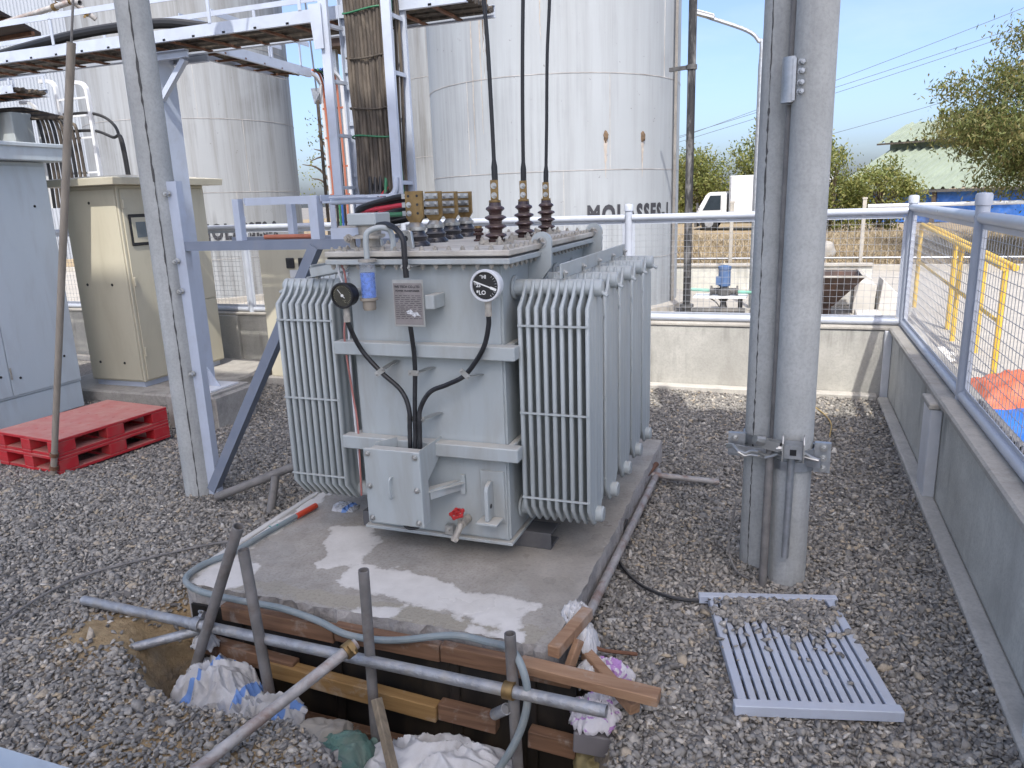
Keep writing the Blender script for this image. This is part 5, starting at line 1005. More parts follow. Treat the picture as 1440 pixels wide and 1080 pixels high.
# ------------------------------------------------------------------ cable trays overhead
def tray(name, A, B, width, z, label, rail=0.29, posts=0.9, side=1, far=True):
    """ladder tray from A to B (xy), near channel on the -side; dark cables and rungs between; hand rail on the near side"""
    A, B = Vector((*A,z)), Vector((*B,z)); d = (B-A).normalized(); n_ = Vector((0,0,1)).cross(d)*side; L = (B-A).length
    t = thing(name, (A+B)/2, label, 'cable tray')
    b = MB(); b.channel(A, B, 0.095, 0.035, 0.005, side=-side); b.build('side_channel', PB, t)
    b = MB(); b.channel(A+n_*width, B+n_*width, 0.095, 0.035, 0.005, side=side); b.build('side_channel', PB, t)
    k = 0.15
    while k < L:
        b = MB(); b.bar(A+d*k+Vector((0,0,-0.035)), A+d*k+n_*width+Vector((0,0,-0.035)), 0.03, 0.018); b.build('rung', 'rust', t); k += 0.32
    rr = random.Random(len(name)+int(L*10))
    for j in range(9):
        o_ = 0.05+(width-0.1)*j/8; P = [A+d*(L*i/10)+n_*(o_+rr.uniform(-.02,.02))+Vector((0,0,0.0+rr.uniform(-.012,.02))) for i in range(11)]; b = MB(); b.tube(catmull(P, 2), rr.uniform(0.018,0.03), 6); b.build('laid_cable', 'cable_old', t)
    if rail:
        b = MB(); b.bar(A+Vector((0,0,rail)), B+Vector((0,0,rail)), 0.008, 0.05); b.build('hand_rail', PB, t); k = 0.3
        b = MB(); b.bar(A+n_*width+Vector((0,0,rail)), B+n_*width+Vector((0,0,rail)), 0.008, 0.045); b.build('hand_rail', PB, t)
        while k < L:
            for s_ in (0,1): b = MB(); q = A+d*k+n_*width*s_; b.bar(q+Vector((0,0,0.048)), q+Vector((0,0,rail-0.02)), 0.03, 0.008, up=tuple(n_)); b.build('rail_post', PB, t)
            k += posts
    return t
tray('cable_tray', (-14,5.62), (-2.35,5.62), 0.60, 3.585, 'long pale blue cable tray with hand rail crossing the upper left above the poles')
tray('cable_tray', (-5.20,6.25), (-5.30,7.95), 0.36, 3.60, 'pale blue cable tray branching away toward the tanks', rail=0.30, posts=0.6)
tray('cable_tray', (-14,7.30), (-9.25,7.30), 0.5, 3.66, 'lower cable tray at the far left running to the cabinet drop ladders', rail=0.24, posts=0.55)
b = MB(); b.tube(catmull([(-7.6,5.85,3.66),(-7.0,5.8,3.70),(-6.2,5.80,3.75),(-5.4,5.82,3.74),(-4.9,5.85,3.66)], 8), 0.045, 10); tag(b.build('cable', 'cable_black'), 'thick black cable humped over the top of the long cable tray', 'cable')
t = thing('drop_ladder', (-5.35,8.05,1.7), 'white curved cable ladder dropping from the branch tray to the beige cabinet', 'cable ladder')
for x in (-5.30,-5.02):
    b = MB(); b.tube(catmull([(x-0.02,7.95,3.60),(x-0.02,8.05,3.585),(x-0.01,8.12,3.52),(x,8.14,3.40),(x,8.14,2.6),(x,8.14,1.66)], 6), 0.024, 4); b.build('rail', 'paint_white', t)
for k in range(5): b = MB(); b.bar((-5.30,8.13,1.9+k*0.33), (-5.02,8.13,1.9+k*0.33), 0.02, 0.02); b.build('rung', 'cable_orange', t)
for k, m_ in enumerate(('cable_orange','cable_black','cable_green','cable_blue','cable_black','cable_orange')):
    b = MB(); x = -5.25+k*0.037; b.tube(catmull([(x,7.9,3.62),(x,8.02,3.60),(x,8.09,3.50),(x,8.10,3.3),(x+0.01,8.10,2.5),(x,8.10,1.64)], 5), 0.014, 7); b.build('cable', m_, t)
t = thing('drop_ladder', (-9.1,8.0,2.4), 'white arched cable ladders dropping between the blue and beige cabinets', 'cable ladder')
for x, zt in ((-9.76,3.62),(-9.34,3.86),(-8.80,3.80)):
    b = MB(); b.tube(catmull([(x-0.28,8.0,zt),(x-0.12,8.0,zt-0.01),(x-0.03,8.0,zt-0.06),(x,8.0,zt-0.2),(x,8.0,2.9),(x,8.0,2.2)], 6), 0.032, 4); b.build('rail', 'paint_white', t)
for z in (2.65,3.1,3.38,3.6): b = MB(); b.bar((-9.34,8.0,z), (-8.80,8.0,z), 0.025, 0.025); b.build('rung', 'paint_white', t)
for k in range(9):
    x = -9.68+0.08*k; b = MB(); b.tube(catmull([(-10.5,7.95-0.02*k,3.55-0.02*k),(x-0.25,7.95,3.53-0.02*k),(x-0.07,7.95,3.45-0.02*k),(x,7.95,3.2),(x+0.02,7.95,2.7),(x,7.95,2.2)], 6), 0.022, 7); b.build('cable', 'cable_old' if k % 3 else 'cable_black', t)
for k in range(2):
    b = MB(); b.tube(catmull([(-9.3,8.02,3.42-0.22*k),(-8.8,8.02,3.40-0.22*k),(-8.5,8.02,3.28-0.20*k),(-8.38+0.03*k,8.02,3.05),(-8.34+0.03*k,8.02,2.4)], 6), 0.02, 8); tag(b.build('conduit', 'cable_black'), ('upper' if k == 0 else 'lower')+' black conduit arching down behind the beige cabinet roof', 'conduit')
# pale housing next to the photographer
b = MB(); b.box(-2.4,-0.90,-0.2,0.80,0.2,1.33); tag(b.build('equipment_housing', 'cabinet_blue', bev=0.20, segs=14, smooth=80), 'pale blue metal housing corner at the bottom left edge', 'housing')
# ------------------------------------------------------------------ storage tanks
def tank(az, D, r, H, label, mat, seams, vseams=(), text=None, tang=(0,0), tz=(1.62,1.97), rail=True):
    c = Vector((D*math.sin(math.radians(az)), D*math.cos(math.radians(az)), 0)); t = thing('storage_tank', c, label, 'tank')
    P = lambda a, rr, z: (c.x+math.sin(math.radians(a))*rr, c.y-math.cos(math.radians(a))*rr, z)
    b = MB(); b.lathe([(r,0.0),(r,H),(r*0.99,H+0.02)], c, n=128); b.build('shell', mat, t, smooth=30)
    b = MB(); b.lathe([(r+0.06,H-0.02),(r+0.06,H+0.05),(r*0.5,H+0.35),(0.02,H+0.5)], c, n=64); b.build('roof', mat, t)
    b = MB(); b.lathe([(r+0.25,0),(r+0.25,0.12)], c, n=64); b.build('foundation_ring', 'conc_block', t)
    for z in seams: b = MB(); b.ring((c.x,c.y,z), (0,0,1), r+0.006, r-0.01, 0.012, 128); b.build('weld_seam', 'tank_seam', t)
    for a, z0, z1 in vseams: b = MB(); b.bar(P(a,r+0.002,z0), P(a,r+0.002,z1), 0.010, 0.006, up=P(a,1,0)); b.build('weld_seam', 'tank_seam', t)
    if rail:
        for z in (0.5,0.95): b = MB(); b.ring((c.x,c.y,H+z), (0,0,1), r, r-0.04, 0.04, 48); b.build('roof_rail', 'paint_blue', t)
        for k in range(20): b = MB(); b.cyl(P(k*18,r-0.02,H+0.04), P(k*18,r-0.02,H+0.95), 0.02, 6); b.build('rail_post', 'paint_blue', t)
    if text:
        V, Fc = text_mesh(text, 1.0, 0.05, 0.62, spacing=1.22); x0 = min(v[0] for v in V); x1 = max(v[0] for v in V); y1 = max(v[1] for v in V); a0, a1 = tang
        b = MB(); b.add([P(a0+(a1-a0)*(x-x0)/(x1-x0), r+0.008, tz[0]+(tz[1]-tz[0])*y/y1) for x, y in V], Fc); b.build('lettering', 'letter_paint', t, smooth=0, recalc=False)
    return t, P
pmat('tank_seam', (0.40,0.385,0.37), 0.7, var=0.3, vscale=3, dirt=(0.16,0.12,0.09), dirt_amt=0.7, dscale=2.5)
t1, P1 = tank(-16.71, 15.55, 2.40, 7.2, 'large white molasses tank marked MOLASSES-1 behind the transformer', 'tank_white', (1.0,2.54,4.08,5.62), ((-21.5,2.54,4.08),(-12,4.08,5.62),(39.5,2.54,4.08),(20,1.0,2.54),(70,4.08,5.62)), 'MOLASSES-1', (29.5,75.0), (1.66,1.965))
def streak(a, z0, z1, w0, mat, r=2.403, seed=1):
    rr = random.Random(seed); n = 16; V = []
    for i in range(n+1):
        z = z0+(z1-z0)*i/n; wd = w0*(1-i/n)*rr.uniform(0.5,1.3)+0.003; aa = a+rr.uniform(-0.15,0.15)
        V += [P1(aa-math.degrees(wd/r), r+0.002, z), P1(aa+math.degrees(wd/r), r+0.002, z)]
    b = MB(); b.add(V, [(2*i,2*i+1,2*i+3,2*i+2) for i in range(n)]); b.build('rust_streak', mat, t1, recalc=False, smooth=0)
pmat('rust_stain', (0.13,0.085,0.05), 0.85, var=0.4, vscale=9); pmat('rust_faint', (0.42,0.37,0.32), 0.8, var=0.2, vscale=9)
streak(-10.5,5.62,4.15,0.05,'rust_stain',seed=4); streak(-12.0,5.62,4.5,0.03,'rust_stain',seed=9); streak(-13.6,5.0,3.2,0.012,'rust_faint',seed=2); streak(-18,5.6,2.7,0.012,'rust_faint',seed=3); streak(12,5.6,4.6,0.012,'rust_faint',seed=5)
for a in (37.5,55.6):
    V, Fc = blob(P1(a,2.402,3.08), (0.05,0.03,0.085), 0.35, 2.4, int(a), 3); b = MB(); b.add(V, Fc); b.build('rust_patch', 'rust_stain', t1)
    streak(a,3.02,2.4,0.03,'rust_faint',seed=int(a))
b = MB(); b.bar(P1(80,2.44,0), P1(80,2.44,7.0), 0.05, 0.05, up=P1(80,1,0)); b.build('edge_pipe', 'conc_coping', t1)
t2, P2 = tank(-41.78, 21.0, 2.40, 7.2, 'white molasses tank marked MOLASSES-2 behind the left pole and cabinets', 'tank_dirty', (1.0,2.48,4.06,5.62), ((45,4.06,5.62),(68,2.48,4.06),(60,1,2.48)), 'MOLASSES-2', (38.5,83.5), (1.45,1.80))
tank(-22.0, 23.0, 2.40, 7.2, 'stained white tank half hidden between the cable riser and the MOLASSES-1 tank', 'tank_dirty', (1.2,3.3,5.3), ())

# ------------------------------------------------------------------ black pole, lamps, power lines
t = thing('drain_pole', (-1.62,13.05,0), 'flaking black pole beside the MOLASSES-1 tank', 'pole'); b = MB(); b.tube([(-1.62,13.05,0),(-1.62,13.05,8.0)], 0.066, 14); b.build('shaft', 'pole_black', t)
b = MB(); b.ring((-1.62,13.05,4.05), (0,0,1), 0.085, 0.066, 0.07, 16); b.bar((-1.70,13.05,4.05), (-1.98,13.15,4.05), 0.05, 0.06); b.build('clamp', 'pump_dark', t)
b = MB(); b.lathe([(0.13,0),(0.13,0.05),(0.08,0.06),(0.08,0.2),(0.12,0.21),(0.12,0.26)], (-1.62,13.05,0.0), n=14); b.build('flange', 'pump_dark', t)
def lamp(x, y, z, label):
    t = thing('street_lamp', (x,y,0), label, 'street lamp'); b = MB(); b.tube(catmull([(x,y,0),(x,y,z*0.5),(x,y,z-0.1),(x-0.05,y,z+0.08),(x-0.25,y,z+0.27),(x-0.9,y,z+0.55)], 6), [0.05]*12+[0.035]*19, 10); b.build('pole', 'galv', t)
    b = MB(); b.bar((x-0.80,y,z+0.53), (x-1.22,y,z+0.68), 0.17, 0.05); b.bar((x-0.80,y,z+0.565), (x-1.22,y,z+0.715), 0.19, 0.025); b.build('lamp_head', 'paint_white', t, bev=0.008)
    b = MB(); b.bar((x-0.86,y,z+0.52), (x-1.18,y,z+0.635), 0.12, 0.012); b.build('lens', 'screen_grey', t)
lamp(-0.63,14.5,4.50,'curved arm street lamp between the black pole and the double pole')
t = thing('flood_lamp', (-13.2,20,0), 'thin lamp pole seen in the gap between the second tank and the riser', 'street lamp'); b = MB(); b.cyl((-13.2,20,0), (-13.2,20,5.2), 0.05, 8); b.build('pole', 'cable_old', t); b = MB(); b.add([(-13.4,20,5.45),(-13.0,20,5.45),(-13.15,20.1,5.0),(-13.25,19.9,5.0)], [(0,1,2),(0,1,3),(1,2,3),(0,2,3)]); b.build('lamp_head', 'galv', t); b = MB(); b.cyl((-13.2,20,5.3), (-13.35,20,8.5), 0.025, 6); b.build('stay', 'line', t)
for k, (A, B, lb) in enumerate((((-20,60,2.9),(26,60,17.2),'uppermost power line across the sky at the right'), ((-22,60,3.2),(26,60,15.4),'second power line from the top across the sky'), ((-22,60,2.75),(26,60,15.1),'third power line from the top across the sky'), ((-4,60,4.55),(22,60,11.3),'lowest power line vanishing behind the feathery tree'))):
    A, B = Vector(A), Vector(B); P = [A+(B-A)*i/16-Vector((0,0,(1-(2*i/16-1)**2)*0.5)) for i in range(17)]; b = MB(); b.tube(P, 0.022, 4); tag(b.build('power_line', 'line', recalc=False), lb, 'power line')

# ------------------------------------------------------------------ things beyond the back wall
t = thing('containment_wall', (-1.2,17.2,0), 'low concrete wall with pale top behind the pump and hopper', 'wall')
MB().box(-4.2,1.6,17.1,17.3,0,0.52).build('wall_body', 'conc_wall_grey', t, bev=0.01); MB().box(-4.22,1.62,17.06,17.34,0.522,0.58).build('coping', 'conc_coping', t, bev=0.01)
t = thing('water_pump', (-1.1,14,0), 'small blue motor pump on a steel table seen through the fence', 'pump')
b = MB(); b.box(-1.60,-0.68,13.75,14.25,0.27,0.295); b.build('table', 'paint_white', t)
for x, y in ((-1.1,14.0),(-0.8,14.1)): b = MB(); b.cyl((x,y,0), (x,y,0.27), 0.04, 8); b.build('leg', 'pump_dark', t)
b = MB(); b.lathe([(0.16,0.0),(0.16,0.05),(0.07,0.08),(0.05,0.2),(0.09,0.24)], (-1.08,13.9,0.0), n=12); b.build('valve_stand', 'pump_dark', t)
b = MB(); b.lathe([(0.10,0),(0.13,0.03),(0.13,0.09),(0.08,0.12),(0.075,0.16)], (-1.08,14,0.297), n=16); b.cyl((-1.30,14,0.37), (-0.85,14,0.37), 0.06, 12); b.lathe([(0.10,0),(0.10,0.03)], (-1.32,14,0.37), (1,0,0), 12); b.lathe([(0.10,0),(0.10,0.03)], (-0.87,14,0.37), (1,0,0), 12); b.build('pump_body', 'pump_dark', t)
b = MB(); b.lathe([(0.08,0),(0.105,0.02),(0.105,0.30),(0.115,0.31),(0.115,0.36),(0.05,0.38)], (-1.08,14,0.455), n=18); b.box(-1.22,-1.13,13.86,13.95,0.50,0.64); b.build('motor', 'motor_blue', t)
b = MB(); b.cyl((-1.70,14,0.40), (-1.33,14,0.385), 0.028, 10); b.cyl((-0.86,14,0.36), (-0.2,14,0.34), 0.028, 10); b.build('pipe', 'pipe_green', t)
b = MB(); b.tube(catmull([(-1.35,13.85,0.28),(-1.2,13.8,0.2),(-1.1,13.8,0.05)], 5), 0.012, 6); b.tube([(-1.9,13.7,0.05),(-0.7,13.8,0.05)], 0.05, 8); b.build('hose', 'pump_dark', t)
t = thing('feed_hopper', (0.6,13.8,0), 'dark brown steel hopper tapering downwards beyond the back wall', 'hopper')
x0, x1, y0, y1 = -0.45, 1.14, 13.2, 14.5
b = MB(); b.add([(x0,y0,0.70),(x1,y0,0.70),(x1,y1,0.70),(x0,y1,0.70),(0.50,13.75,0.16),(0.72,13.75,0.16),(0.72,13.95,0.16),(0.50,13.95,0.16),(x0+0.03,y0+0.03,0.69),(x1-0.03,y0+0.03,0.69),(x1-0.03,y1-0.03,0.69),(x0+0.03,y1-0.03,0.69),(0.52,13.77,0.2),(0.70,13.77,0.2),(0.70,13.93,0.2),(0.52,13.93,0.2)], [(0,1,5,4),(1,2,6,5),(2,3,7,6),(3,0,4,7),(9,8,12,13),(10,9,13,14),(11,10,14,15),(8,11,15,12),(1,0,8,9),(2,1,9,10),(3,2,10,11),(0,3,11,8),(4,5,6,7),(12,13,14,15)]); b.build('cone', 'hopper_brown', t, smooth=0, recalc=False)
b = MB(); 
for p, q in (((x0,y0,0.715),(x1,y0,0.715)),((x1,y0,0.715),(x1,y1,0.715)),((x1,y1,0.715),(x0,y1,0.715)),((x0,y1,0.715),(x0,y0,0.715))): b.bar(p, q, 0.06, 0.025)
b.build('rim', 'conc_coping', t); b = MB(); b.box(0.52,0.70,13.77,13.93,0.0,0.158); b.build('outlet', 'hopper_brown', t)
def block(poly, O, a, b_, th, lab): m_ = MB(); m_.prism(poly, O, a, b_, th); tag(m_.build('concrete_block', 'block_white', bev=0.01), lab, 'concrete block')
block([(0,0),(0.34,0),(0.34,0.50),(0.10,0.56),(0,0.48)], (1.05,14.3,0), (1,0,0), (0,0,1), 0.6, 'upright pale concrete block right of the hopper')
block([(0,0),(0.62,0),(0.55,0.12),(0.06,0.60)], (1.42,14.2,0), (1,0,0), (0,0,1), 0.7, 'wedge shaped pale concrete block near the fence corner')
block([(0,0),(0.36,0),(0.36,0.12),(0,0.12)], (1.06,13.5,0), (1,0,0), (0,0,1), 0.5, 'flat pale concrete slab in front of the upright block')
block([(0,0),(0.42,0),(0.36,0.36),(0.20,0.45),(0,0.40)], (-0.02,12.6,0), (1,0,0), (0,0,1), 0.6, 'rounded pale concrete block left of the hopper outlet')
block([(0,0),(0.7,0),(0.7,0.5),(0.5,0.62),(0,0.55)], (0.72,15.2,0), (1,0,0), (0,0,1), 0.5, 'pale concrete block standing behind the hopper')
V, Fc = blob((0.75,22.9,0.42), (0.42,0.4,0.32), 0.2, 2, 31, 4); b = MB(); b.add(V, Fc); tag(b.build('boulder', 'conc_block'), 'grey rounded boulder on the dry grass bank', 'boulder')
# yellow hand rail
t = thing('hand_rail', (2.17,12,0), 'yellow pipe hand rail beyond the right side fence', 'hand rail')
ZR = lambda y: 1.19+(y-9.46)*0.041
for x, y in ((2.19,9.46),(2.28,10.85),(2.16,11.65),(2.26,12.6),(2.12,14.9)):
    b = MB(); b.cyl((x,y,0), (x,y,ZR(y)), 0.034, 10); b.build('post', 'paint_yellow', t)
for x in (2.17,2.27):
    b = MB(); b.tube([(x,9.42,ZR(9.42)+0.02),(x-0.04,14.95,ZR(14.95)+0.02)], 0.036, 12); b.build('top_rail', 'paint_yellow', t)
b = MB(); b.tube([(2.18,9.46,0.62),(2.13,14.9,0.80)], 0.022, 10); b.build('middle_rail', 'paint_yellow', t)
# tarps and sacks outside the right wall
def tarp(x0, x1, y0, y1, hfun, mat, lab, seed, n=44):
    V = []; rr = seed*11.3
    for j in range(n+1):
        for i in range(n+1):
            u, v = i/n, j/n; x = x0+(x1-x0)*u; y = y0+(y1-y0)*v; e = min(u,1-u,v,1-v)*5; e = min(1,e)
            x += 0.10*mnoise.noise(Vector((v*4+rr,u*2,0))); y += 0.10*mnoise.noise(Vector((u*4,rr,v*2)))
            z = 0.012+e*hfun(u,v)+0.10*e*abs(mnoise.noise(Vector((u*5+rr,v*5,1))))+0.03*e*mnoise.noise(Vector((u*13,v*13,rr)))
            V.append((x,y,max(z,0.008)))
    N = n+1; b = MB(); b.add(V, [(j*N+i,j*N+i+1,(j+1)*N+i+1,(j+1)*N+i) for j in range(n) for i in range(n)])
    o = b.build('tarpaulin', mat, smooth=60, recalc=False); md = o.modifiers.new('thick', 'SOLIDIFY'); md.thickness = 0.006; tag(o, lab, 'tarpaulin')
tarp(1.62,2.75,7.55,9.05, lambda u,v: 0.28*math.sin(u*math.pi)*math.sin(v*math.pi), 'tarp_orange', 'orange tarpaulin heaped on the paving outside the right fence', 2)
tarp(1.38,2.7,5.6,7.9, lambda u,v: 0.14*math.sin(u*math.pi), 'tarp_blue', 'bright blue tarpaulin spread outside the right fence', 4)
sack('cement_sack', (1.62,9.6,0.10), (0.20,0.22,0.12), 'block_white', 'pale lumpy sack on the paving outside the right fence', 33, cat='sack', sub=4)
sack('cement_sack', (1.75,10.1,0.08), (0.16,0.2,0.10), 'block_white', 'second pale sack farther along outside the right fence', 34, cat='sack', sub=4)
b = MB(); rr = random.Random(5)
for k in range(3):
    P = [(1.165+0.018*math.sin(j*1.1+k*2)+rr.uniform(-.008,.008), 5.3-j*0.055, 0.752+0.016*math.cos(j*1.3+k*2)+rr.uniform(-.006,.006)) for j in range(40)]; b.tube(P, 0.010, 6)
tag(b.build('rope', 'old_pipe'), 'grey twisted rope lying along the foot of the right fence', 'rope')
# far fence
t = thing('post_fence', (1.75,21.8,0), 'far fence of slim white posts and pipe rails along the dry bank', 'fence')
for x in (-1.55,1.75,4.45,7.2): b = MB(); b.box(x-0.045,x+0.045,21.85,21.95,0,1.80); b.build('post', 'conc_coping', t); b = MB(); b.box(x-0.06,x+0.06,21.84,21.96,1.802,1.85); b.build('post_cap', 'conc_coping', t)
b = MB(); b.cyl((1.83,21.91,1.62), (9,21.91,1.62), 0.05, 8); b.build('top_rail', 'paint_white', t); b = MB(); b.cyl((-6,21.91,0.30), (9,21.91,0.30), 0.03, 8); b.build('bottom_rail', 'galv', t)
# truck
t = thing('delivery_truck', (-2.2,36,0.62), 'small white box truck parked behind the dry bank', 'truck')
b = MB(); b.prism([(-4.05,0.80),(-4.03,1.28),(-3.60,2.04),(-3.45,2.12),(-2.74,2.12),(-2.74,0.80)], (0,36,0), (1,0,0), (0,0,1), 1.7); b.build('cab', 'truck_white', t, bev=0.05, segs=2)
b = MB(); b.prism([(-3.76,1.34),(-3.44,1.97),(-2.98,1.97),(-2.98,1.34)], (0,35.145,0), (1,0,0), (0,0,1), 0.012); b.build('side_window', 'glass_dark', t); b = MB(); b.add([(-4.05,35.3,1.32),(-4.05,36.7,1.32),(-3.64,36.65,2.0),(-3.64,35.35,2.0)], [(0,1,2,3)]); b.build('windscreen', 'glass_dark', t)
b = MB(); b.box(-2.935,-2.925,35.138,35.148,0.9,2.0); b.box(-3.86,-3.85,35.138,35.148,0.95,1.3); b.build('door_seam', 'pump_dark', t); b = MB(); b.box(-3.1,-2.98,35.12,35.145,1.22,1.26); b.build('door_handle', 'pump_dark', t)
b = MB(); b.bar((-3.86,35.12,1.45), (-3.95,34.95,1.5), 0.02, 0.02); b.box(-4.0,-3.92,34.85,34.97,1.35,1.68); b.build('mirror', 'pump_dark', t); b = MB(); b.box(-4.075,-4.0,35.25,35.55,0.95,1.1); b.build('headlight', 'tin', t)
bx_ = MB().box(-2.62,1.6,35.0,37.0,1.14,2.78).build('cargo_box', 'truck_box', t, bev=0.02); MB().box(-2.7,1.6,35.2,36.8,0.88,1.12).build('chassis', 'pump_dark', t)
for x in (-2.6,-1.2,0.2,1.55): b = MB(); b.box(x,x+0.05,34.985,34.999,1.16,2.76); b.build('box_trim', 'galv', bx_)
for x in (-3.45,0.4):
    for y in (35.15,36.85): b = MB(); b.lathe([(0.30,-0.11),(0.36,-0.08),(0.36,0.08),(0.30,0.11)], (x,y,0.80), (0,1,0), 20); wh = b.build('wheel', 'tyre', t); b = MB(); b.lathe([(0.19,-0.12),(0.19,0.12)], (x,y,0.80), (0,1,0), 14); b.build('rim', 'galv', wh)
b = MB(); b.box(-4.12,-4.0,35.2,36.8,0.62,0.90); b.build('bumper', 'pump_dark', t)
# green roofed shed with blue tarps
sh = bpy.data.objects.new('open_shed', None); COL.objects.link(sh); sh.location = (1.5,41.5,0.0); sh.rotation_euler = (0,0,math.radians(-28)); ORG[sh.name] = Vector((0,0,0)); tag(sh, 'green corrugated roof shed with raised ridge and blue tarp walls', 'shed')
def corr(u0, u1, v0, z0, v1, z1, pitch, hgt, mat, name):
    V = []; n = int((u1-u0)/pitch); sl = Vector((0,v1-v0,z1-z0)).normalized(); nn = Vector((1,0,0)).cross(sl)
    for i in range(n):
        for f_, h_ in ((0.0,0),(0.55,0),(0.68,hgt),(0.87,hgt)):
            u = u0+(i+f_)*pitch; V += [Vector((u,v0,z0))+nn*h_, Vector((u,v1,z1))+nn*h_]
    m_ = len(V)//2; b = MB(); b.add(V, [(2*i,2*i+2,2*i+3,2*i+1) for i in range(m_-1)]); return b.build(name, mat, sh, smooth=0, recalc=False)
corr(0,26,0,1.92,7.2,4.05,0.42,0.10,'roof_green','main_roof'); corr(-0.4,26,6.5,4.40,10.2,5.55,0.42,0.10,'roof_green','ridge_roof'); corr(0,26,16.5,1.92,9.9,4.05,0.42,0.10,'roof_green','rear_roof')
b = MB(); b.box(0,26,7.2,7.3,4.0,4.6); b.build('clerestory_wall', 'roof_green', sh); b = MB(); b.box(-0.4,26,6.42,6.5,4.30,4.39); b.build('fascia', 'cable_old', sh); b = MB(); b.box(0,26,-0.06,0.02,1.78,1.90); b.build('eave_beam', 'pump_dark', sh)
b = MB(); N = 120
V = []
for i in range(N+1):
    u = 24*i/N
    for j in range(7): V.append((u, 0.35+0.14*mnoise.noise(Vector((u*1.7,j*0.5,3)))+0.1*math.sin(u*2.1), 0.45+1.34*j/6+(0.05*mnoise.noise(Vector((u*2,9,0))) if j == 0 else 0)))
b.add(V, [(i*7+j,(i+1)*7+j,(i+1)*7+j+1,i*7+j+1) for i in range(N) for j in range(6)]); b.build('tarp_wall', 'tarp_blue', sh, smooth=60, recalc=False)
for u in (0.2,5,10,15,20): b = MB(); b.box(u-0.08,u+0.08,0.05,0.2,0,1.9); b.build('post', 'bark', sh)
b = MB(); b.prism([(0,1.9),(7.2,4.0),(9.9,4.0),(16.5,1.9),(16.5,0),(0.6,0)], (0.05,0,0), (0,1,0), (0,0,1), 0.05); b.build('gable_wall', 'roof_green', sh)
# ------------------------------------------------------------------ buildings at the upper left
t = thing('factory_building', (-40,26,0), 'tall white corrugated factory wall behind the tank at the far left', 'building')
V = []
for i in range(190):
    for f_, h_ in ((0.0,0),(0.6,0),(0.7,-0.05),(0.9,-0.05)): x = -62+(i+f_)*0.19; V += [(x,24+h_,0),(x,24+h_,17)]
m_ = len(V)//2; b = MB(); b.add(V, [(2*i,2*i+2,2*i+3,2*i+1) for i in range(m_-1)]); b.build('siding', 'siding_white', t, smooth=0, recalc=False)
MB().box(-62,-26.1,24.1,28,0,17).build('wall', 'siding_white', t); b = MB(); b.box(-62.3,-25.9,23.7,28.2,17.02,17.3); b.build('roof', 'roof_rust', t)
t = thing('rusty_canopy', (-12,7.3,4.7), 'dark rusted roof canopy corner at the top left', 'canopy')
b = MB(); V = [(-9.35,6.55,4.80),(-10.62,9.0,4.70),(-15,9.6,4.72),(-15,5.0,4.85)]; b.add([Vector(v) for v in V]+[Vector(v)+Vector((0,0,0.05)) for v in V], [(3,2,1,0),(4,5,6,7),(0,1,5,4),(1,2,6,5),(2,3,7,6),(3,0,4,7)]); b.build('roof_sheet', 'roof_rust', t)
for s_ in (0.15,0.4,0.65,0.9): a = Vector(V[0])*(1-s_)+Vector(V[1])*s_; c = Vector(V[3])*(1-s_)+Vector(V[2])*s_; b = MB(); b.bar(a-Vector((0,0,0.03)), c-Vector((0,0,0.03)), 0.05, 0.05); b.build('purlin', 'rust', t)
for k, (p, q, lb) in enumerate((((-9.4,7.0,4.26),(-7.75,7.0,4.42),'lower scaffold pipe at the top left corner'), ((-8.6,7.1,4.66),(-7.6,7.0,4.40),'upper scaffold pipe crossing at the top left corner'), ((-8.1,6.9,4.75),(-7.72,7.3,4.30),'short slanting scaffold pipe at the top left'))):
    o = pipe(p, q, 0.03, 'galv_rust', lb, name='scaffold_pipe'); d_ = Vector(q)-Vector(p); clamp(o, Vector(p)+d_*0.86, tuple(d_), 0.03, 'brass')
t = thing('duct_support', (-10.2,7.6,3.3), 'grey steel duct and bracket above the blue cabinet at the left edge', 'duct'); b = MB(); b.box(-10.9,-10.35,7.55,7.95,2.6,3.50); b.build('duct', 'paint_grey', t, bev=0.01); b = MB(); b.prism([(-10.45,3.52),(-9.85,3.52),(-10.12,2.95),(-10.3,2.95)], (0,7.45,0), (1,0,0), (0,0,1), 0.08); b.build('bracket', 'paint_grey', t); b = MB(); b.box(-10.15,-9.75,7.6,7.9,2.3,3.45); b.build('duct', 'paint_grey', t, bev=0.01)
t = thing('far_canopy', (-16.5,30,0), 'distant shed roof with corrugated edge in the gap left of the riser', 'canopy')
b = MB(); b.box(-19.2,-14.5,29.5,33,8.6,8.95); b.build('fascia', 'roof_rust', t); b = MB(); b.box(-19.2,-14.5,29.3,33,9.0,9.5); b.build('roof', 'conc_coping', t)
for x in (-18.8,-15.0): b = MB(); b.box(x-0.1,x+0.1,30,30.2,0,8.6); b.build('post', 'galv', t)
# unseen raised deck added behind the camera; it throws the shade that covers the yard
t = thing('shade_deck', (-1.1,-6.2,0), 'unseen raised steel deck added behind the camera to shade the yard', 'added shade deck')
MB().box(-6.5,4.25,-9.6,-3.22,15.0,15.35).build('deck', 'siding_white', t); b = MB(); b.box(-6.5,4.25,-9.6,-9.45,15.36,16.4); b.build('parapet', 'siding_white', t)
for x in (-6.0,3.8):
    for y in (-9.2,-3.6): b = MB(); b.ibeam((x,y,0), (x,y,15.0), 0.3, 0.3, 0.02, 0.02, up=(1,0,0)); b.build('leg', 'paint_blue', t)
    b = MB(); b.bar((x,-9.2,8), (x,-3.6,14.6), 0.12, 0.12); b.build('brace', 'paint_blue', t)

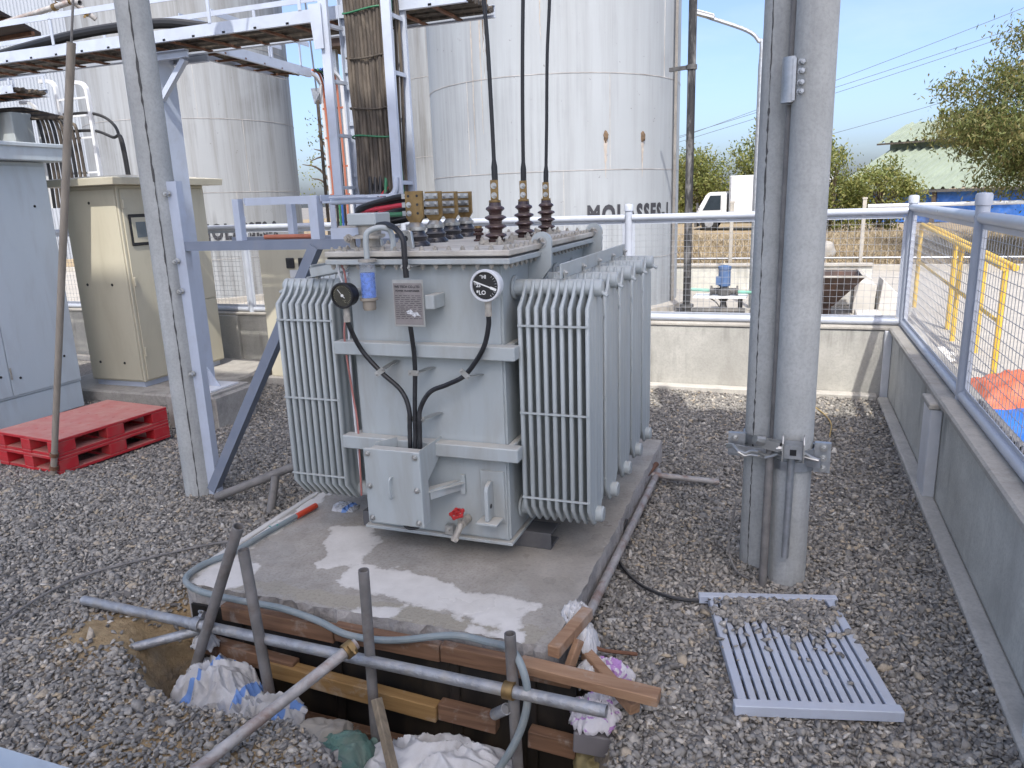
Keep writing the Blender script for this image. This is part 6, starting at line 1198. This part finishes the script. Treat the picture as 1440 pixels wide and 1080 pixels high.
# ------------------------------------------------------------------ trees and bushes
def foliage(name, base, c, rad, n, leaf, mat, label, seed, cat='tree', droop=0.3, clumps=60, nlimb=7, aspect=0.42, group=None, tight=None):
    rg = np.random.default_rng(seed); base, c = Vector(base), Vector(c); t = thing(name, base, label, cat, group)
    cc = rg.normal(0,1,(clumps,3)); cc /= np.linalg.norm(cc,axis=1)[:,None]; cc *= (rg.uniform(0.25,1.0,(clumps,1))**0.5); cc = cc*np.array(rad)+np.array(tuple(c))
    b = MB(); r0 = max(0.04, rad[2]*0.055); top = c+Vector((0,0,rad[2]*0.35)); b.tube(catmull([base, base*0.5+c*0.5+Vector((0.08,0.05,0)), top], 5), [r0*(1-0.75*i/10) for i in range(11)], 8)
    for k in range(min(clumps, nlimb*4)):
        q = Vector(cc[k]); s_ = rg.uniform(0.15,0.7); st = base+(top-base)*s_; mid = st*0.45+q*0.55+Vector((0,0,0.15*rad[2])); b.tube(catmull([st, mid, q], 4), [r0*0.45*(1-i/9)+0.008 for i in range(9)], 5)
    b.build('trunk', 'bark', t)
    ci = rg.integers(0,clumps,n); crad = np.array(rad)*0.30; p = cc[ci]+rg.normal(0,0.52,(n,3))*crad*(1.0 if tight is None else tight)
    p[:,2] -= droop*np.abs(rg.normal(0,0.3,n))*rad[2]*0.4
    d = rg.normal(0,1,(n,3)); d[:,2] -= droop*2; d /= np.linalg.norm(d,axis=1)[:,None]; e = np.cross(d, rg.normal(0,1,(n,3))); e /= np.linalg.norm(e,axis=1)[:,None]
    s = leaf*rg.uniform(0.6,1.4,(n,1)); V = np.stack([p-d*s*0.5, p+e*s*aspect*0.5, p+d*s*0.5, p-e*s*aspect*0.5], 1).reshape(-1,3)
    me = bpy.data.meshes.new('crown'); me.from_pydata(V.tolist(), [], np.arange(n*4).reshape(-1,4).tolist()); me.transform(Matrix.Translation(-base)); me.materials.append(MATS[mat])
    o = bpy.data.objects.new('crown', me); COL.objects.link(o); o.parent = t; return t
foliage('feathery_tree', (6.9,22.6,0.6), (6.0,22.4,3.75), (2.9,2.2,1.95), 52000, 0.12, 'leaf_tree', 'feathery olive green tree reaching in from the right edge', 4, droop=0.5, clumps=170, aspect=0.30, tight=0.62)
foliage('leafy_bush', (1.3,31,0.6), (1.3,31,2.0), (1.35,1.2,1.5), 8500, 0.13, 'leaf_bush', 'bright green bush just right of the double pole', 5, 'bush', clumps=45, group='bushes beyond the bank')
foliage('leafy_bush', (3.1,32,0.6), (3.0,32,1.75), (1.35,1.2,1.3), 7500, 0.13, 'leaf_bush', 'green bush in front of the left end of the green shed', 6, 'bush', clumps=40, group='bushes beyond the bank')
foliage('thin_tree', (1.0,33,0.6), (0.9,33,3.6), (0.75,0.7,1.0), 650, 0.16, 'leaf_bush', 'sparse thin treetop against the sky right of the double pole', 16, 'tree', clumps=22, group='bushes beyond the bank')
foliage('leafy_bush', (-4.4,43,0.6), (-4.4,43,2.6), (2.2,1.6,2.1), 9500, 0.17, 'leaf_bush', 'green bush behind the truck cab beside the black pole', 7, 'bush', clumps=50, group='bushes beyond the bank')
foliage('leafy_bush', (-1.6,44,0.6), (-1.4,44,3.1), (1.9,1.5,2.4), 9000, 0.17, 'leaf_bush', 'tall green bush behind the truck box beside the lamp post', 8, 'bush', clumps=50, group='bushes beyond the bank')
foliage('leafy_bush', (-6.6,46,0.6), (-6.6,46,2.4), (2.2,1.6,2.0), 5000, 0.21, 'leaf_bush', 'dense bush mostly hidden behind the MOLASSES-1 tank', 9, 'bush', clumps=40, group='bushes beyond the bank')
foliage('leafy_bush', (0.6,46,0.6), (0.6,46,2.4), (1.8,1.5,2.0), 5200, 0.21, 'leaf_bush', 'bush filling the gap behind the double pole', 10, 'bush', clumps=40, group='bushes beyond the bank')
foliage('bare_tree', (-21,33,0), (-20.6,33,4.0), (2.4,1.8,3.4), 900, 0.14, 'leaf_bush', 'sparse tree in the gap between the second tank and the riser', 11, 'tree', clumps=40, nlimb=10)
foliage('leafy_bush', (9.5,52,0.6), (9.0,58,6.0), (0.9,0.9,1.2), 700, 0.3, 'leaf_bush', 'small treetop showing above the ridge of the green shed', 12, 'tree', clumps=14)
